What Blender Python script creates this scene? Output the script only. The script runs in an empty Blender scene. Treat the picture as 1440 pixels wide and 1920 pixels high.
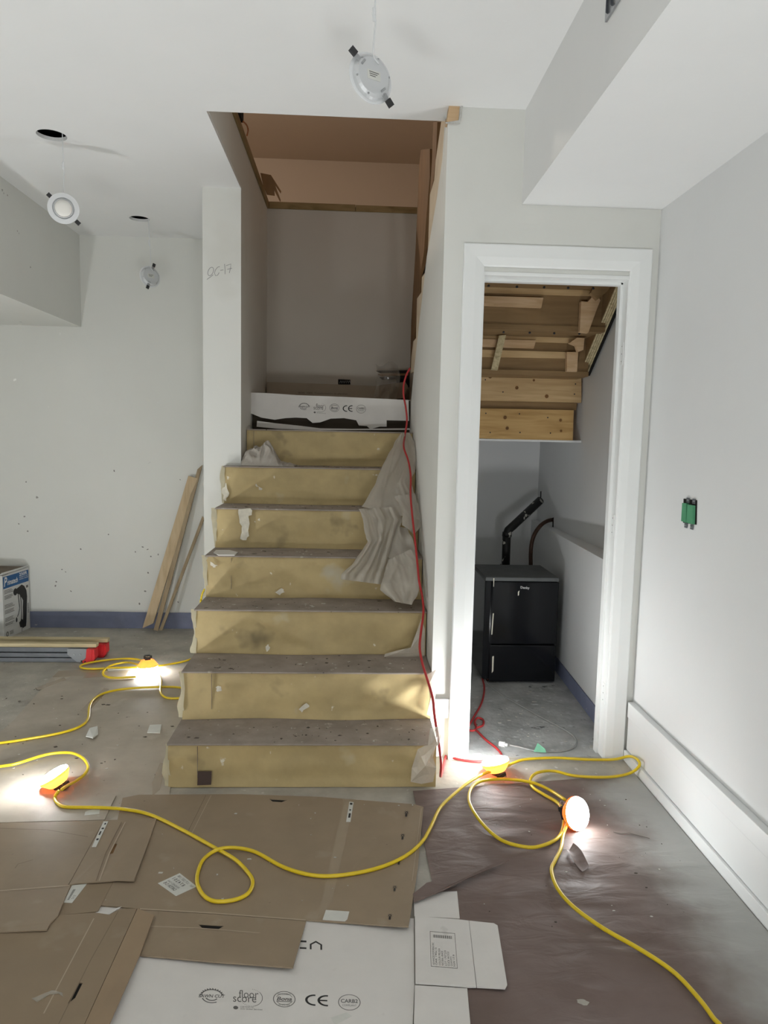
import bpy, bmesh, math, random
from mathutils import Vector, Matrix, noise
from mathutils.geometry import tessellate_polygon

random.seed(7)
scn = bpy.context.scene
COL = scn.collection
R = math.radians

# ------------------------------------------------------------------ camera
F, CAMH = 1331.0, 1.34
YAW, PITCH, ROLL = R(2.72), R(-5.935), R(1.208)
fw = Vector((math.sin(YAW) * math.cos(PITCH), math.cos(YAW) * math.cos(PITCH), math.sin(PITCH)))
r0 = Vector((math.cos(YAW), -math.sin(YAW), 0))
u0 = r0.cross(fw)
rt = r0 * math.cos(ROLL) + u0 * math.sin(ROLL)
up = -r0 * math.sin(ROLL) + u0 * math.cos(ROLL)
CAM = Vector((0, 0, CAMH))
cd = bpy.data.cameras.new('camera')
cd.sensor_fit = 'VERTICAL'
cd.sensor_height = 36.0
cd.lens = F / 1920 * 36.0
cd.clip_start = 0.02
cam = bpy.data.objects.new('camera', cd)
COL.objects.link(cam)
m3 = Matrix((rt, up, -fw)).transposed()
cam.matrix_world = Matrix.Translation(CAM) @ m3.to_4x4()
scn.camera = cam

# ------------------------------------------------------------------ world / exposure
w = bpy.data.worlds.new('world')
scn.world = w
w.use_nodes = True
w.node_tree.nodes['Background'].inputs[0].default_value = (0.05, 0.05, 0.055, 1)
w.node_tree.nodes['Background'].inputs[1].default_value = 0.3
scn.view_settings.view_transform = 'Standard'
scn.view_settings.look = 'None'
scn.view_settings.gamma = 1.0
scn.view_settings.use_curve_mapping = False
scn.view_settings.exposure = 0.32
LAMP = 235.0          # emission of a work-light lens
FILL = 72.0         # emission of the two fill lamps added unseen behind the camera
UPSTAIRS = 450.0       # emission of the bulb on the upper floor
scn.cycles.max_bounces = 10
scn.cycles.diffuse_bounces = 6
scn.cycles.sample_clamp_indirect = 6.0
scn.cycles.caustics_reflective = False
scn.cycles.caustics_refractive = False


# ------------------------------------------------------------------ pixel -> world (photo frame 1440x1920)
def ray(x, y):
    return rt * ((x - 720) / F) - up * ((y - 960) / F) + fw


def px(x, y, ax, v):
    d = ray(x, y)
    return CAM + d * ((v - CAM[ax]) / d[ax])


def pxp(x, y, p, n):
    d = ray(x, y)
    return CAM + d * ((Vector(p) - CAM).dot(n) / d.dot(n))


# ------------------------------------------------------------------ materials
MATS = {}


def mat(name, col, rough=0.7, var=0.0, vscale=6.0, bump=0.0, bscale=40.0, spec=0.3, metal=0.0,
        specks=(), stretch=(1, 1, 1), alpha=1.0, trans=0.0, transl=None, emit=None, coat=0.0, noisecol=None):
    """Principled material; colour varied by noise, specks = [(colour, scale, threshold, softness)]."""
    if name in MATS:
        return MATS[name]
    m = bpy.data.materials.new(name)
    m.use_nodes = True
    nt = m.node_tree
    N, L = nt.nodes, nt.links
    b = N['Principled BSDF']
    b.inputs['Base Color'].default_value = (*col, 1)
    b.inputs['Roughness'].default_value = rough
    b.inputs['Metallic'].default_value = metal
    b.inputs['Specular IOR Level'].default_value = spec
    b.inputs['Alpha'].default_value = alpha
    b.inputs['Transmission Weight'].default_value = trans
    b.inputs['Coat Weight'].default_value = coat
    geo = N.new('ShaderNodeNewGeometry')
    mp = N.new('ShaderNodeMapping')
    mp.inputs['Scale'].default_value = stretch
    L.new(geo.outputs['Position'], mp.inputs['Vector'])
    cur = None
    if var > 0:
        n = N.new('ShaderNodeTexNoise')
        n.inputs['Scale'].default_value = vscale
        n.inputs['Detail'].default_value = 6
        n.inputs['Roughness'].default_value = 0.6
        L.new(mp.outputs[0], n.inputs['Vector'])
        rp = N.new('ShaderNodeValToRGB')
        dk = noisecol or tuple(c * (1 - var) for c in col)
        lt = tuple(min(1, c * (1 + var * 0.6)) for c in col)
        rp.color_ramp.elements[0].position = 0.32
        rp.color_ramp.elements[0].color = (*dk, 1)
        rp.color_ramp.elements[1].position = 0.68
        rp.color_ramp.elements[1].color = (*lt, 1)
        L.new(n.outputs['Fac'], rp.inputs[0])
        cur = rp.outputs[0]
    for i, (sc, ss, th, so) in enumerate(specks):
        n = N.new('ShaderNodeTexNoise')
        n.inputs['Scale'].default_value = ss
        n.inputs['Detail'].default_value = 3
        mo = N.new('ShaderNodeMapping')
        mo.inputs['Location'].default_value = (3.1 * i + 1.7, 5.3 * i, 2.2 * i)
        L.new(geo.outputs['Position'], mo.inputs['Vector'])
        L.new(mo.outputs[0], n.inputs['Vector'])
        mr = N.new('ShaderNodeMapRange')
        mr.inputs['From Min'].default_value = th
        mr.inputs['From Max'].default_value = th + so
        L.new(n.outputs['Fac'], mr.inputs['Value'])
        mx = N.new('ShaderNodeMix')
        mx.data_type = 'RGBA'
        L.new(mr.outputs[0], mx.inputs['Factor'])
        if cur is None:
            mx.inputs['A'].default_value = (*col, 1)
        else:
            L.new(cur, mx.inputs['A'])
        mx.inputs['B'].default_value = (*sc, 1)
        cur = mx.outputs['Result']
    if cur is not None:
        L.new(cur, b.inputs['Base Color'])
    if bump > 0:
        n = N.new('ShaderNodeTexNoise')
        n.inputs['Scale'].default_value = bscale
        n.inputs['Detail'].default_value = 5
        L.new(mp.outputs[0], n.inputs['Vector'])
        bp = N.new('ShaderNodeBump')
        bp.inputs['Strength'].default_value = bump
        bp.inputs['Distance'].default_value = 0.01
        L.new(n.outputs['Fac'], bp.inputs['Height'])
        L.new(bp.outputs[0], b.inputs['Normal'])
    if emit:
        b.inputs['Emission Color'].default_value = (*emit[0], 1)
        b.inputs['Emission Strength'].default_value = emit[1]
    if transl:
        t = N.new('ShaderNodeBsdfTranslucent')
        t.inputs[0].default_value = (*transl[0], 1)
        ms = N.new('ShaderNodeMixShader')
        ms.inputs[0].default_value = transl[1]
        L.new(b.outputs[0], ms.inputs[1])
        L.new(t.outputs[0], ms.inputs[2])
        L.new(ms.outputs[0], N['Material Output'].inputs['Surface'])
    MATS[name] = m
    return m


def lin(r, g, b):
    f = lambda c: (c / 255 / 12.92) if c / 255 <= 0.04045 else ((c / 255 + 0.055) / 1.055) ** 2.4
    return (f(r), f(g), f(b))


M_WALL = mat('painted_drywall', (0.70, 0.70, 0.665), 0.75, 0.035, 1.3, 0.04, 60,
             specks=[((0.62, 0.61, 0.56), 2.2, 0.62, 0.2)])
M_WALLR = mat('cool_cast_drywall', (0.71, 0.715, 0.715), 0.7, 0.03, 1.1, 0.03, 60)  # cooler copy of the wall white, the lamps' bluish cast put into the colour
M_WALLB = mat('scuffed_drywall', (0.68, 0.68, 0.645), 0.75, 0.04, 1.2, 0.04, 60,
              specks=[((0.30, 0.29, 0.27), 16.0, 0.742, 0.02), ((0.9, 0.9, 0.87), 11.0, 0.74, 0.04)])
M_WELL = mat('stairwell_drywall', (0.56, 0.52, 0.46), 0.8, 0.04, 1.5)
M_CEIL = mat('ceiling_drywall', (0.76, 0.76, 0.755), 0.8, 0.02, 2.0, 0.04, 30)
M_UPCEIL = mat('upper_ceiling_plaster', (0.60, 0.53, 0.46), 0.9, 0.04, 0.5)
M_TRIM = mat('white_trim_paint', (0.79, 0.80, 0.79), 0.4, 0.02, 5)
M_BASE = mat('white_baseboard_paint', (0.78, 0.79, 0.79), 0.38, 0.02, 4)
M_CONC = mat('dusty_concrete', (0.42, 0.395, 0.345), 0.7, 0.25, 5, 0.25, 35,
             specks=[((0.62, 0.61, 0.58), 24, 0.66, 0.08), ((0.10, 0.09, 0.08), 30, 0.71, 0.05)])
M_CONCG = mat('closet_concrete', (0.48, 0.485, 0.475), 0.6, 0.3, 7, 0.3, 35,
              specks=[((0.62, 0.63, 0.63), 22, 0.62, 0.1), ((0.09, 0.09, 0.09), 18, 0.68, 0.08)])
M_BLUE = mat('blue_grey_base_strip', (0.19, 0.21, 0.31), 0.55, 0.15, 8,
             specks=[((0.55, 0.55, 0.55), 30, 0.72, 0.05)])
M_RISER = mat('tan_riser_paper', (0.46, 0.355, 0.175), 0.62, 0.16, 5.5, 0.2, 18, 0.35,
              specks=[((0.20, 0.155, 0.08), 6.0, 0.63, 0.15), ((0.70, 0.66, 0.54), 20, 0.71, 0.05),
                      ((0.50, 0.45, 0.33), 5.0, 0.66, 0.12)])
M_TREAD = mat('grey_tread_paper', (0.30, 0.255, 0.22), 0.7, 0.22, 9, 0.2, 30, 0.3,
              specks=[((0.45, 0.40, 0.34), 26, 0.66, 0.08), ((0.07, 0.055, 0.045), 34, 0.69, 0.05)])
M_PEDGE = mat('paper_edge_cream', (0.60, 0.55, 0.40), 0.6, 0.15, 12, 0.2, 30, transl=((0.6, 0.53, 0.36), 0.35))
M_SIDE = mat('stair_side_paper', (0.55, 0.50, 0.37), 0.7, 0.15, 8)
M_CARD = mat('brown_cardboard', (0.285, 0.218, 0.15), 0.62, 0.10, 5, 0.10, 22, 0.35,
             specks=[((0.33, 0.27, 0.20), 9, 0.64, 0.15), ((0.14, 0.10, 0.07), 38, 0.74, 0.04)])
M_CARD2 = mat('brown_cardboard_b', (0.26, 0.195, 0.128), 0.64, 0.10, 4, 0.10, 22, 0.35,
              specks=[((0.31, 0.25, 0.18), 7, 0.64, 0.15)])
M_CARDL = mat('light_cardboard', (0.30, 0.215, 0.135), 0.62, 0.08, 6, 0.06, 22)
M_CARDD = mat('dusty_cardboard', (0.42, 0.37, 0.305), 0.62, 0.2, 3.5, 0.12, 16, 0.35,
              specks=[((0.52, 0.48, 0.42), 6, 0.62, 0.14), ((0.14, 0.12, 0.10), 40, 0.73, 0.04)])
M_WCARD = mat('white_cardboard', (0.66, 0.635, 0.605), 0.6, 0.05, 6, 0.05, 20, 0.35,
              specks=[((0.52, 0.50, 0.47), 14, 0.70, 0.08)])
M_WEDGE = mat('white_card_edge', (0.6, 0.58, 0.55), 0.7)
M_ROSIN = None
M_INK = mat('black_print_ink', (0.025, 0.025, 0.025), 0.6)
M_GINK = mat('grey_print_ink', (0.12, 0.115, 0.11), 0.6)
M_PENCIL = mat('pencil_graphite', (0.25, 0.25, 0.25), 0.6)
M_LABEL = mat('paper_label', (0.60, 0.60, 0.56), 0.5, 0.05, 30)
M_TAPE = mat('clear_packing_tape', (0.33, 0.265, 0.195), 0.25, 0.05, 10, spec=0.5)
M_YEL = mat('yellow_cord_jacket', (0.72, 0.52, 0.015), 0.32, 0.08, 30, spec=0.5)
M_WCORD = mat('red_cord_jacket', (0.42, 0.035, 0.035), 0.4, 0.1, 20)
M_GCORD = mat('grey_cord_jacket', (0.32, 0.32, 0.31), 0.5, 0.1, 20)
M_ORANGE = mat('orange_lamp_housing', (0.95, 0.23, 0.03), 0.35, transl=((1.0, 0.25, 0.04), 0.03))
M_BLACKP = mat('black_plastic', (0.02, 0.02, 0.022), 0.35, spec=0.5)
M_FILL = mat('fill_panel', (0.9, 0.9, 0.9), 0.3, emit=((0.96, 0.99, 1.0), FILL))
M_DARK = mat('dark_void', (0.012, 0.011, 0.010), 0.9)
M_GYP = mat('raw_gypsum_edge', (0.55, 0.54, 0.51), 0.9, 0.2, 60)
M_METAL = mat('galvanised_metal', (0.42, 0.43, 0.44), 0.35, 0.15, 20, metal=0.8)
M_GREYM = mat('grey_painted_metal', (0.17, 0.18, 0.195), 0.4, 0.12, 15, metal=0.3)
M_CLEARPL = mat('white_light_plastic', (0.66, 0.67, 0.68), 0.35, spec=0.5)
M_POTB = mat('potlight_back_plate', (0.56, 0.57, 0.58), 0.4, metal=0.2)
M_DIFF = mat('frosted_diffuser', (0.78, 0.76, 0.72), 0.35)
M_RED = mat('red_plastic', (0.62, 0.03, 0.035), 0.35, 0.08, 30)
M_FRIDGE = mat('black_gloss_appliance', (0.006, 0.0065, 0.008), 0.14, spec=0.28,
               specks=[((0.5, 0.5, 0.5), 55, 0.79, 0.02)])
M_FRTOP = mat('dusty_black_top', (0.10, 0.105, 0.105), 0.55, 0.2, 9)
M_ABS = mat('black_abs_pipe', (0.018, 0.018, 0.018), 0.45,
            specks=[((0.55, 0.53, 0.48), 26, 0.63, 0.02)])
M_COPPER = mat('tarnished_copper_pipe', (0.075, 0.042, 0.03), 0.5, 0.3, 25, metal=0.5)
M_PLASTIC = mat('thin_plastic_sheet', (0.60, 0.56, 0.49), 0.30, 0.08, 14, spec=0.5, alpha=0.86, transl=((0.55, 0.5, 0.42), 0.3))
M_CLEAR = mat('clear_plastic_bag', (0.40, 0.36, 0.31), 0.15, spec=0.7, alpha=0.35)
M_RAG = mat('grey_rag_cloth', (0.40, 0.365, 0.32), 0.9, 0.12, 20, 0.25, 120)
M_GREEN = mat('green_device_cover', (0.08, 0.29, 0.15), 0.5, 0.08, 30)
M_GRNP = mat('green_paper_scrap', (0.25, 0.62, 0.42), 0.6, 0.1, 30)
M_BROWNCHIP = mat('dark_brown_sample', (0.075, 0.05, 0.043), 0.5)
M_BOXW = mat('white_carton_print', (0.60, 0.60, 0.585), 0.5, 0.04, 8)
M_BOXB = mat('blue_carton_print', (0.012, 0.09, 0.25), 0.45)
M_BOXT = mat('carton_inside_brown', (0.16, 0.13, 0.10), 0.8)
M_PAINT = mat('white_paint_smear', (0.64, 0.60, 0.50), 0.6, 0.15, 40)
M_DIRT = mat('dirt_chips', (0.09, 0.075, 0.06), 0.9)
M_DUST = mat('plaster_chips', (0.52, 0.50, 0.46), 0.9)
M_BULB = mat('upstairs_bulb', (1, 0.8, 0.6), 0.4, emit=((1.0, 0.86, 0.72), UPSTAIRS))


def wood(name, col, dark, scale=(1, 1, 1), rough=0.7, freq=30, knots=True):
    if name in MATS:
        return MATS[name]
    m = bpy.data.materials.new(name)
    m.use_nodes = True
    N, L = m.node_tree.nodes, m.node_tree.links
    b = N['Principled BSDF']
    b.inputs['Roughness'].default_value = rough
    b.inputs['Specular IOR Level'].default_value = 0.25
    geo = N.new('ShaderNodeNewGeometry')
    mp = N.new('ShaderNodeMapping')
    mp.inputs['Scale'].default_value = scale
    L.new(geo.outputs['Position'], mp.inputs['Vector'])
    n = N.new('ShaderNodeTexNoise')
    n.inputs['Scale'].default_value = freq
    n.inputs['Detail'].default_value = 7
    n.inputs['Distortion'].default_value = 0.6
    L.new(mp.outputs[0], n.inputs['Vector'])
    rp = N.new('ShaderNodeValToRGB')
    rp.color_ramp.elements[0].position = 0.3
    rp.color_ramp.elements[0].color = (*dark, 1)
    rp.color_ramp.elements[1].position = 0.62
    rp.color_ramp.elements[1].color = (*col, 1)
    L.new(n.outputs['Fac'], rp.inputs[0])
    L.new(rp.outputs[0], b.inputs['Base Color'])
    MATS[name] = m
    return m


M_SPRUCE = wood('spruce_lumber', (0.55, 0.36, 0.155), (0.40, 0.24, 0.085), (0.12, 1, 1.4))
M_SPRUCE2 = wood('pale_spruce_lumber', (0.60, 0.43, 0.235), (0.46, 0.31, 0.15), (0.12, 1, 1.4))
M_PINE = wood('pine_cleat', (0.62, 0.44, 0.27), (0.50, 0.33, 0.18), (0.2, 1, 1.4))
M_OSB = wood('stair_board_wood', (0.27, 0.175, 0.085), (0.20, 0.125, 0.058), (0.15, 1, 1.2), freq=16)
M_PLYE = wood('plywood_edge', (0.62, 0.53, 0.33), (0.36, 0.29, 0.16), (1, 1, 1), freq=60)
M_PLANK = wood('oak_flooring_plank', (0.55, 0.43, 0.28), (0.45, 0.34, 0.21), (1, 1, 0.12), freq=40)
M_PLANKD = wood('weathered_plank_edge', (0.36, 0.28, 0.18), (0.27, 0.20, 0.125), (1, 1, 0.12), freq=40)
M_WOODT = wood('rough_floor_plate', (0.30, 0.21, 0.10), (0.20, 0.14, 0.06), (0.3, 0.3, 1), freq=25)
M_STRING = wood('stringer_board', (0.66, 0.56, 0.42), (0.54, 0.44, 0.31), (1, 0.3, 0.3), freq=20)
M_BROWNB = wood('dark_brown_board', (0.24, 0.135, 0.06), (0.16, 0.09, 0.04), (1, 0.4, 0.15), freq=14)
M_SAWTOP = wood('sawhorse_pine_rail', (0.58, 0.49, 0.31), (0.44, 0.36, 0.21), (0.15, 1, 1), freq=30)


def rosin():
    m = bpy.data.materials.new('pink_rosin_paper')
    m.use_nodes = True
    N, L = m.node_tree.nodes, m.node_tree.links
    b = N['Principled BSDF']
    b.inputs['Roughness'].default_value = 0.6
    b.inputs['Specular IOR Level'].default_value = 0.35
    geo = N.new('ShaderNodeNewGeometry')
    sp = N.new('ShaderNodeSeparateXYZ')
    L.new(geo.outputs['Position'], sp.inputs[0])
    n = N.new('ShaderNodeTexNoise')
    n.inputs['Scale'].default_value = 5
    n.inputs['Detail'].default_value = 5
    L.new(geo.outputs['Position'], n.inputs['Vector'])
    # plaster dust swept against the baseboard
    a = N.new('ShaderNodeMath')
    a.operation = 'MULTIPLY_ADD'
    a.inputs[1].default_value = 0.34
    L.new(n.outputs['Fac'], a.inputs[0])
    L.new(sp.outputs['X'], a.inputs[2])
    mr = N.new('ShaderNodeMapRange')
    mr.interpolation_type = 'SMOOTHSTEP'
    mr.inputs['From Min'].default_value = 1.02
    mr.inputs['From Max'].default_value = 1.30
    L.new(a.outputs[0], mr.inputs['Value'])
    rp = N.new('ShaderNodeValToRGB')
    rp.color_ramp.elements[0].position = 0.3
    rp.color_ramp.elements[0].color = (0.140, 0.100, 0.086, 1)
    rp.color_ramp.elements[1].position = 0.7
    rp.color_ramp.elements[1].color = (0.185, 0.136, 0.120, 1)
    L.new(n.outputs['Fac'], rp.inputs[0])
    mx = N.new('ShaderNodeMix')
    mx.data_type = 'RGBA'
    L.new(mr.outputs[0], mx.inputs['Factor'])
    L.new(rp.outputs[0], mx.inputs['A'])
    mx.inputs['B'].default_value = (0.40, 0.40, 0.38, 1)
    L.new(mx.outputs['Result'], b.inputs['Base Color'])
    mpb = N.new('ShaderNodeMapping')
    mpb.inputs['Scale'].default_value = (1.0, 2.4, 1.0)
    L.new(geo.outputs['Position'], mpb.inputs['Vector'])
    nb = N.new('ShaderNodeTexNoise')
    nb.inputs['Scale'].default_value = 7
    nb.inputs['Detail'].default_value = 6
    nb.inputs['Distortion'].default_value = 0.8
    L.new(mpb.outputs[0], nb.inputs['Vector'])
    bp = N.new('ShaderNodeBump')
    bp.inputs['Strength'].default_value = 0.45
    bp.inputs['Distance'].default_value = 0.012
    L.new(nb.outputs['Fac'], bp.inputs['Height'])
    L.new(bp.outputs[0], b.inputs['Normal'])
    MATS['rosin'] = m
    return m


M_ROSIN = rosin()

# ------------------------------------------------------------------ object helpers
WLOC = {}


def _link(o, parent, base):
    COL.objects.link(o)
    if parent is not None:
        o.parent = parent
        o.location = base - WLOC[parent.name]
    else:
        o.location = base
    WLOC[o.name] = base


def thing(name, label, cat, loc, group=None, kind=None):
    o = bpy.data.objects.new(name, None)
    o.empty_display_size = 0.05
    _link(o, None, Vector(loc))
    o['label'] = label
    o['category'] = cat
    if group:
        o['group'] = group
    if kind:
        o['kind'] = kind
    return o


def tag(o, label=None, cat=None, group=None, kind=None):
    for k, v in (('label', label), ('category', cat), ('group', group), ('kind', kind)):
        if v:
            o[k] = v
    return o


def obj(name, vf, m, parent=None, base=None, smooth=False):
    """vf = (verts in world coordinates, faces); linked as ONE mesh object."""
    vs, fs = vf
    vs = [Vector(v) for v in vs]
    if base is None:
        if parent is not None:
            base = WLOC[parent.name].copy()
        else:
            lo = Vector([min(v[i] for v in vs) for i in range(3)])
            hi = Vector([max(v[i] for v in vs) for i in range(3)])
            base = Vector(((lo.x + hi.x) / 2, (lo.y + hi.y) / 2, lo.z))
    me = bpy.data.meshes.new(name)
    me.from_pydata([tuple(v - base) for v in vs], [], fs)
    bm = bmesh.new()
    bm.from_mesh(me)
    bmesh.ops.recalc_face_normals(bm, faces=bm.faces)
    bm.to_mesh(me)
    bm.free()
    me.materials.append(m)
    if smooth:
        for p in me.polygons:
            p.use_smooth = True
    o = bpy.data.objects.new(name, me)
    _link(o, parent, base)
    return o


def struct(name, vf, m, smooth=False):
    o = obj(name, vf, m, smooth=smooth)
    o['kind'] = 'structure'
    return o


def join(*parts):
    V, Fc = [], []
    for v, f in parts:
        k = len(V)
        V += list(v)
        Fc += [tuple(i + k for i in q) for q in f]
    return V, Fc


def box(x0, x1, y0, y1, z0, z1):
    v = [(x, y, z) for x in (x0, x1) for y in (y0, y1) for z in (z0, z1)]
    f = [(0, 1, 3, 2), (4, 6, 7, 5), (0, 4, 5, 1), (2, 3, 7, 6), (0, 2, 6, 4), (1, 5, 7, 3)]
    return v, f


def obox(c, ax, ay, az):
    """box from centre and three half-axis vectors"""
    c = Vector(c)
    v = [c + ax * i + ay * j + az * k for i in (-1, 1) for j in (-1, 1) for k in (-1, 1)]
    f = [(0, 1, 3, 2), (4, 6, 7, 5), (0, 4, 5, 1), (2, 3, 7, 6), (0, 2, 6, 4), (1, 5, 7, 3)]
    return v, f


def bbox(x0, x1, y0, y1, z0, z1, bev=0.004):
    """box with bevelled edges"""
    bm = bmesh.new()
    vs = [bm.verts.new(p) for p in box(x0, x1, y0, y1, z0, z1)[0]]
    for q in box(0, 1, 0, 1, 0, 1)[1]:
        bm.faces.new([vs[i] for i in q])
    bmesh.ops.recalc_face_normals(bm, faces=bm.faces)
    bmesh.ops.bevel(bm, geom=bm.edges[:], offset=bev, segments=2, affect='EDGES', profile=0.6)
    bm.verts.index_update()
    out = [v.co.copy() for v in bm.verts], [tuple(v.index for v in q.verts) for q in bm.faces]
    bm.free()
    return out


def prism(poly, holes, off):
    """solid from a planar (or nearly planar) outline, extruded by vector off"""
    off = Vector(off)
    loops = [[Vector(p) for p in poly]] + [[Vector(p) for p in h] for h in holes]
    flat = [p for l in loops for p in l]
    tris = tessellate_polygon(loops)
    n = len(flat)
    V = flat + [p + off for p in flat]
    Fc = [tuple(t) for t in tris] + [tuple(i + n for i in reversed(t)) for t in tris]
    k = 0
    for l in loops:
        c = len(l)
        for i in range(c):
            a, b = k + i, k + (i + 1) % c
            Fc.append((a, b, b + n, a + n))
        k += c
    return V, Fc


def catmull(pts, n=6):
    P = [Vector(p) for p in pts]
    out = []
    for i in range(len(P) - 1):
        p0 = P[i - 1] if i else P[0] * 2 - P[1]
        p1, p2 = P[i], P[i + 1]
        p3 = P[i + 2] if i + 2 < len(P) else P[-1] * 2 - P[-2]
        for j in range(n):
            t = j / n
            out.append(0.5 * ((2 * p1) + (p2 - p0) * t + (2 * p0 - 5 * p1 + 4 * p2 - p3) * t * t
                              + (3 * p1 - p0 - 3 * p2 + p3) * t ** 3))
    out.append(P[-1])
    return out


def tube(pts, r, seg=8, cap=True):
    P = [Vector(p) for p in pts]
    rr = r if isinstance(r, (list, tuple)) else [r] * len(P)
    V, Fc = [], []
    t = (P[1] - P[0]).normalized()
    a = t.orthogonal().normalized()
    for i, p in enumerate(P):
        t2 = (P[min(i + 1, len(P) - 1)] - P[max(i - 1, 0)])
        if t2.length > 1e-9:
            t2.normalize()
            a = (a - t2 * a.dot(t2))
            a = a.normalized() if a.length > 1e-6 else t2.orthogonal().normalized()
            t = t2
        b = t.cross(a)
        for k in range(seg):
            an = 2 * math.pi * k / seg
            V.append(p + (a * math.cos(an) + b * math.sin(an)) * rr[i])
    for i in range(len(P) - 1):
        for k in range(seg):
            k2 = (k + 1) % seg
            Fc.append((i * seg + k, i * seg + k2, (i + 1) * seg + k2, (i + 1) * seg + k))
    if cap:
        Fc.append(tuple(range(seg)))
        Fc.append(tuple((len(P) - 1) * seg + k for k in range(seg)))
    return V, Fc


def basis(n, roll=0.0):
    n = Vector(n).normalized()
    a = Vector((0, 0, 1)).cross(n)
    a = a.normalized() if a.length > 1e-4 else Vector((1, 0, 0))
    b = n.cross(a)
    a2 = a * math.cos(roll) + b * math.sin(roll)
    return a2, n.cross(a2), n


def lathe(c, n, prof, seg=32, cap0=True, cap1=True):
    """surface of revolution: prof = [(radius, height along n)]"""
    a, b, n = basis(n)
    c = Vector(c)
    V, Fc = [], []
    for (r, h) in prof:
        for k in range(seg):
            an = 2 * math.pi * k / seg
            V.append(c + n * h + (a * math.cos(an) + b * math.sin(an)) * r)
    for i in range(len(prof) - 1):
        for k in range(seg):
            k2 = (k + 1) % seg
            Fc.append((i * seg + k, i * seg + k2, (i + 1) * seg + k2, (i + 1) * seg + k))
    if cap0:
        Fc.append(tuple(range(seg)))
    if cap1:
        Fc.append(tuple((len(prof) - 1) * seg + k for k in range(seg)))
    return V, Fc


def grid(fn, nu, nv):
    V = [fn(i / nu, j / nv) for j in range(nv + 1) for i in range(nu + 1)]
    Fc = [(j * (nu + 1) + i, j * (nu + 1) + i + 1, (j + 1) * (nu + 1) + i + 1, (j + 1) * (nu + 1) + i)
          for j in range(nv) for i in range(nu)]
    return V, Fc


def quadmap(p00, p10, p11, p01):
    p00, p10, p11, p01 = map(Vector, (p00, p10, p11, p01))
    return lambda u, v: (p00 * (1 - u) + p10 * u) * (1 - v) + (p01 * (1 - u) + p11 * u) * v


def ribbon(pts, wd, nrm):
    P = [Vector(p) for p in pts]
    nrm = Vector(nrm)
    V, Fc = [], []
    for i, p in enumerate(P):
        t = P[min(i + 1, len(P) - 1)] - P[max(i - 1, 0)]
        s = t.cross(nrm).normalized() * (wd / 2)
        V += [p - s, p + s]
    for i in range(len(P) - 1):
        Fc.append((2 * i, 2 * i + 1, 2 * i + 3, 2 * i + 2))
    return V, Fc


_tc = {}


def text_vf(s, mapfn, bold=False, shear=0.0):
    """flat lettering: text outline scaled to the unit square and mapped to the surface"""
    key = (s, bold, shear)
    if key not in _tc:
        cu = bpy.data.curves.new('lettering', 'FONT')
        cu.body = s
        cu.resolution_u = 3
        cu.shear = shear
        if bold:
            cu.offset = 0.022
        ob = bpy.data.objects.new('lettering', cu)
        COL.objects.link(ob)
        dg = bpy.context.evaluated_depsgraph_get()
        me = bpy.data.meshes.new_from_object(ob.evaluated_get(dg))
        vs = [v.co.copy() for v in me.vertices]
        fs = [tuple(p.vertices) for p in me.polygons]
        bpy.data.objects.remove(ob)
        bpy.data.curves.remove(cu)
        bpy.data.meshes.remove(me)
        x0, x1 = min(v.x for v in vs), max(v.x for v in vs)
        y0, y1 = min(v.y for v in vs), max(v.y for v in vs)
        _tc[key] = ([((v.x - x0) / (x1 - x0), (v.y - y0) / (y1 - y0)) for v in vs], fs)
    uv, fs = _tc[key]
    return [mapfn(u, v) for u, v in uv], fs


def ring_vf(mapfn, cu, cv, ru, rv, wd, a0=0, a1=360, seg=40):
    V, Fc = [], []
    for i in range(seg + 1):
        an = R(a0 + (a1 - a0) * i / seg)
        for k in (1 - wd, 1):
            V.append(mapfn(cu + ru * k * math.cos(an), cv + rv * k * math.sin(an)))
    for i in range(seg):
        Fc.append((2 * i, 2 * i + 1, 2 * i + 3, 2 * i + 2))
    return V, Fc


def disc_vf(mapfn, cu, cv, ru, rv, seg=20):
    return [mapfn(cu + ru * math.cos(2 * math.pi * i / seg), cv + rv * math.sin(2 * math.pi * i / seg))
            for i in range(seg)], [tuple(range(seg))]


def rect_vf(mapfn, u0, u1, v0, v1):
    return [mapfn(u0, v0), mapfn(u1, v0), mapfn(u1, v1), mapfn(u0, v1)], [(0, 1, 2, 3)]


def submap(mapfn, u0, u1, v0, v1):
    return lambda u, v: mapfn(u0 + (u1 - u0) * u, v0 + (v1 - v0) * v)


def pxq(z, a, b, c, d):
    """four photo pixels (bottom-left, bottom-right, top-right, top-left) on a horizontal plane"""
    return quadmap(*[px(p[0], p[1], 2, z) for p in (a, b, c, d)])


# ================================================================== SETTING
XR, YD, ZC = 1.21, 2.865, 2.615          # right wall, door wall, ceiling
YB = 4.87                                # back wall of the left area and of the closet
XSL, XSR, YSB = -0.595, 0.35, 5.02       # stairwell left wall, right wall, back wall
YCOL = 3.875
XL0, Y0 = -3.6, -2.6                     # far left and behind the camera

struct('floor', box(XL0, 1.35, Y0, 5.1, -0.08, 0.0), M_CONC)
struct('floor_closet', box(0.45, 1.30, YD + 0.005, YB, 0.0, 0.0015), M_CONCG)

# ceiling with the stair opening and the three round cut-outs for the downlights
HOLES = [(-1.320, 3.293, 0.062), (-1.290, 4.472, 0.058), (0.03, 1.99, 0.06)]


def circ(x, y, z, r, n=28):
    return [(x + r * math.cos(2 * math.pi * i / n), y + r * math.sin(2 * math.pi * i / n), z) for i in range(n)]


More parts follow.
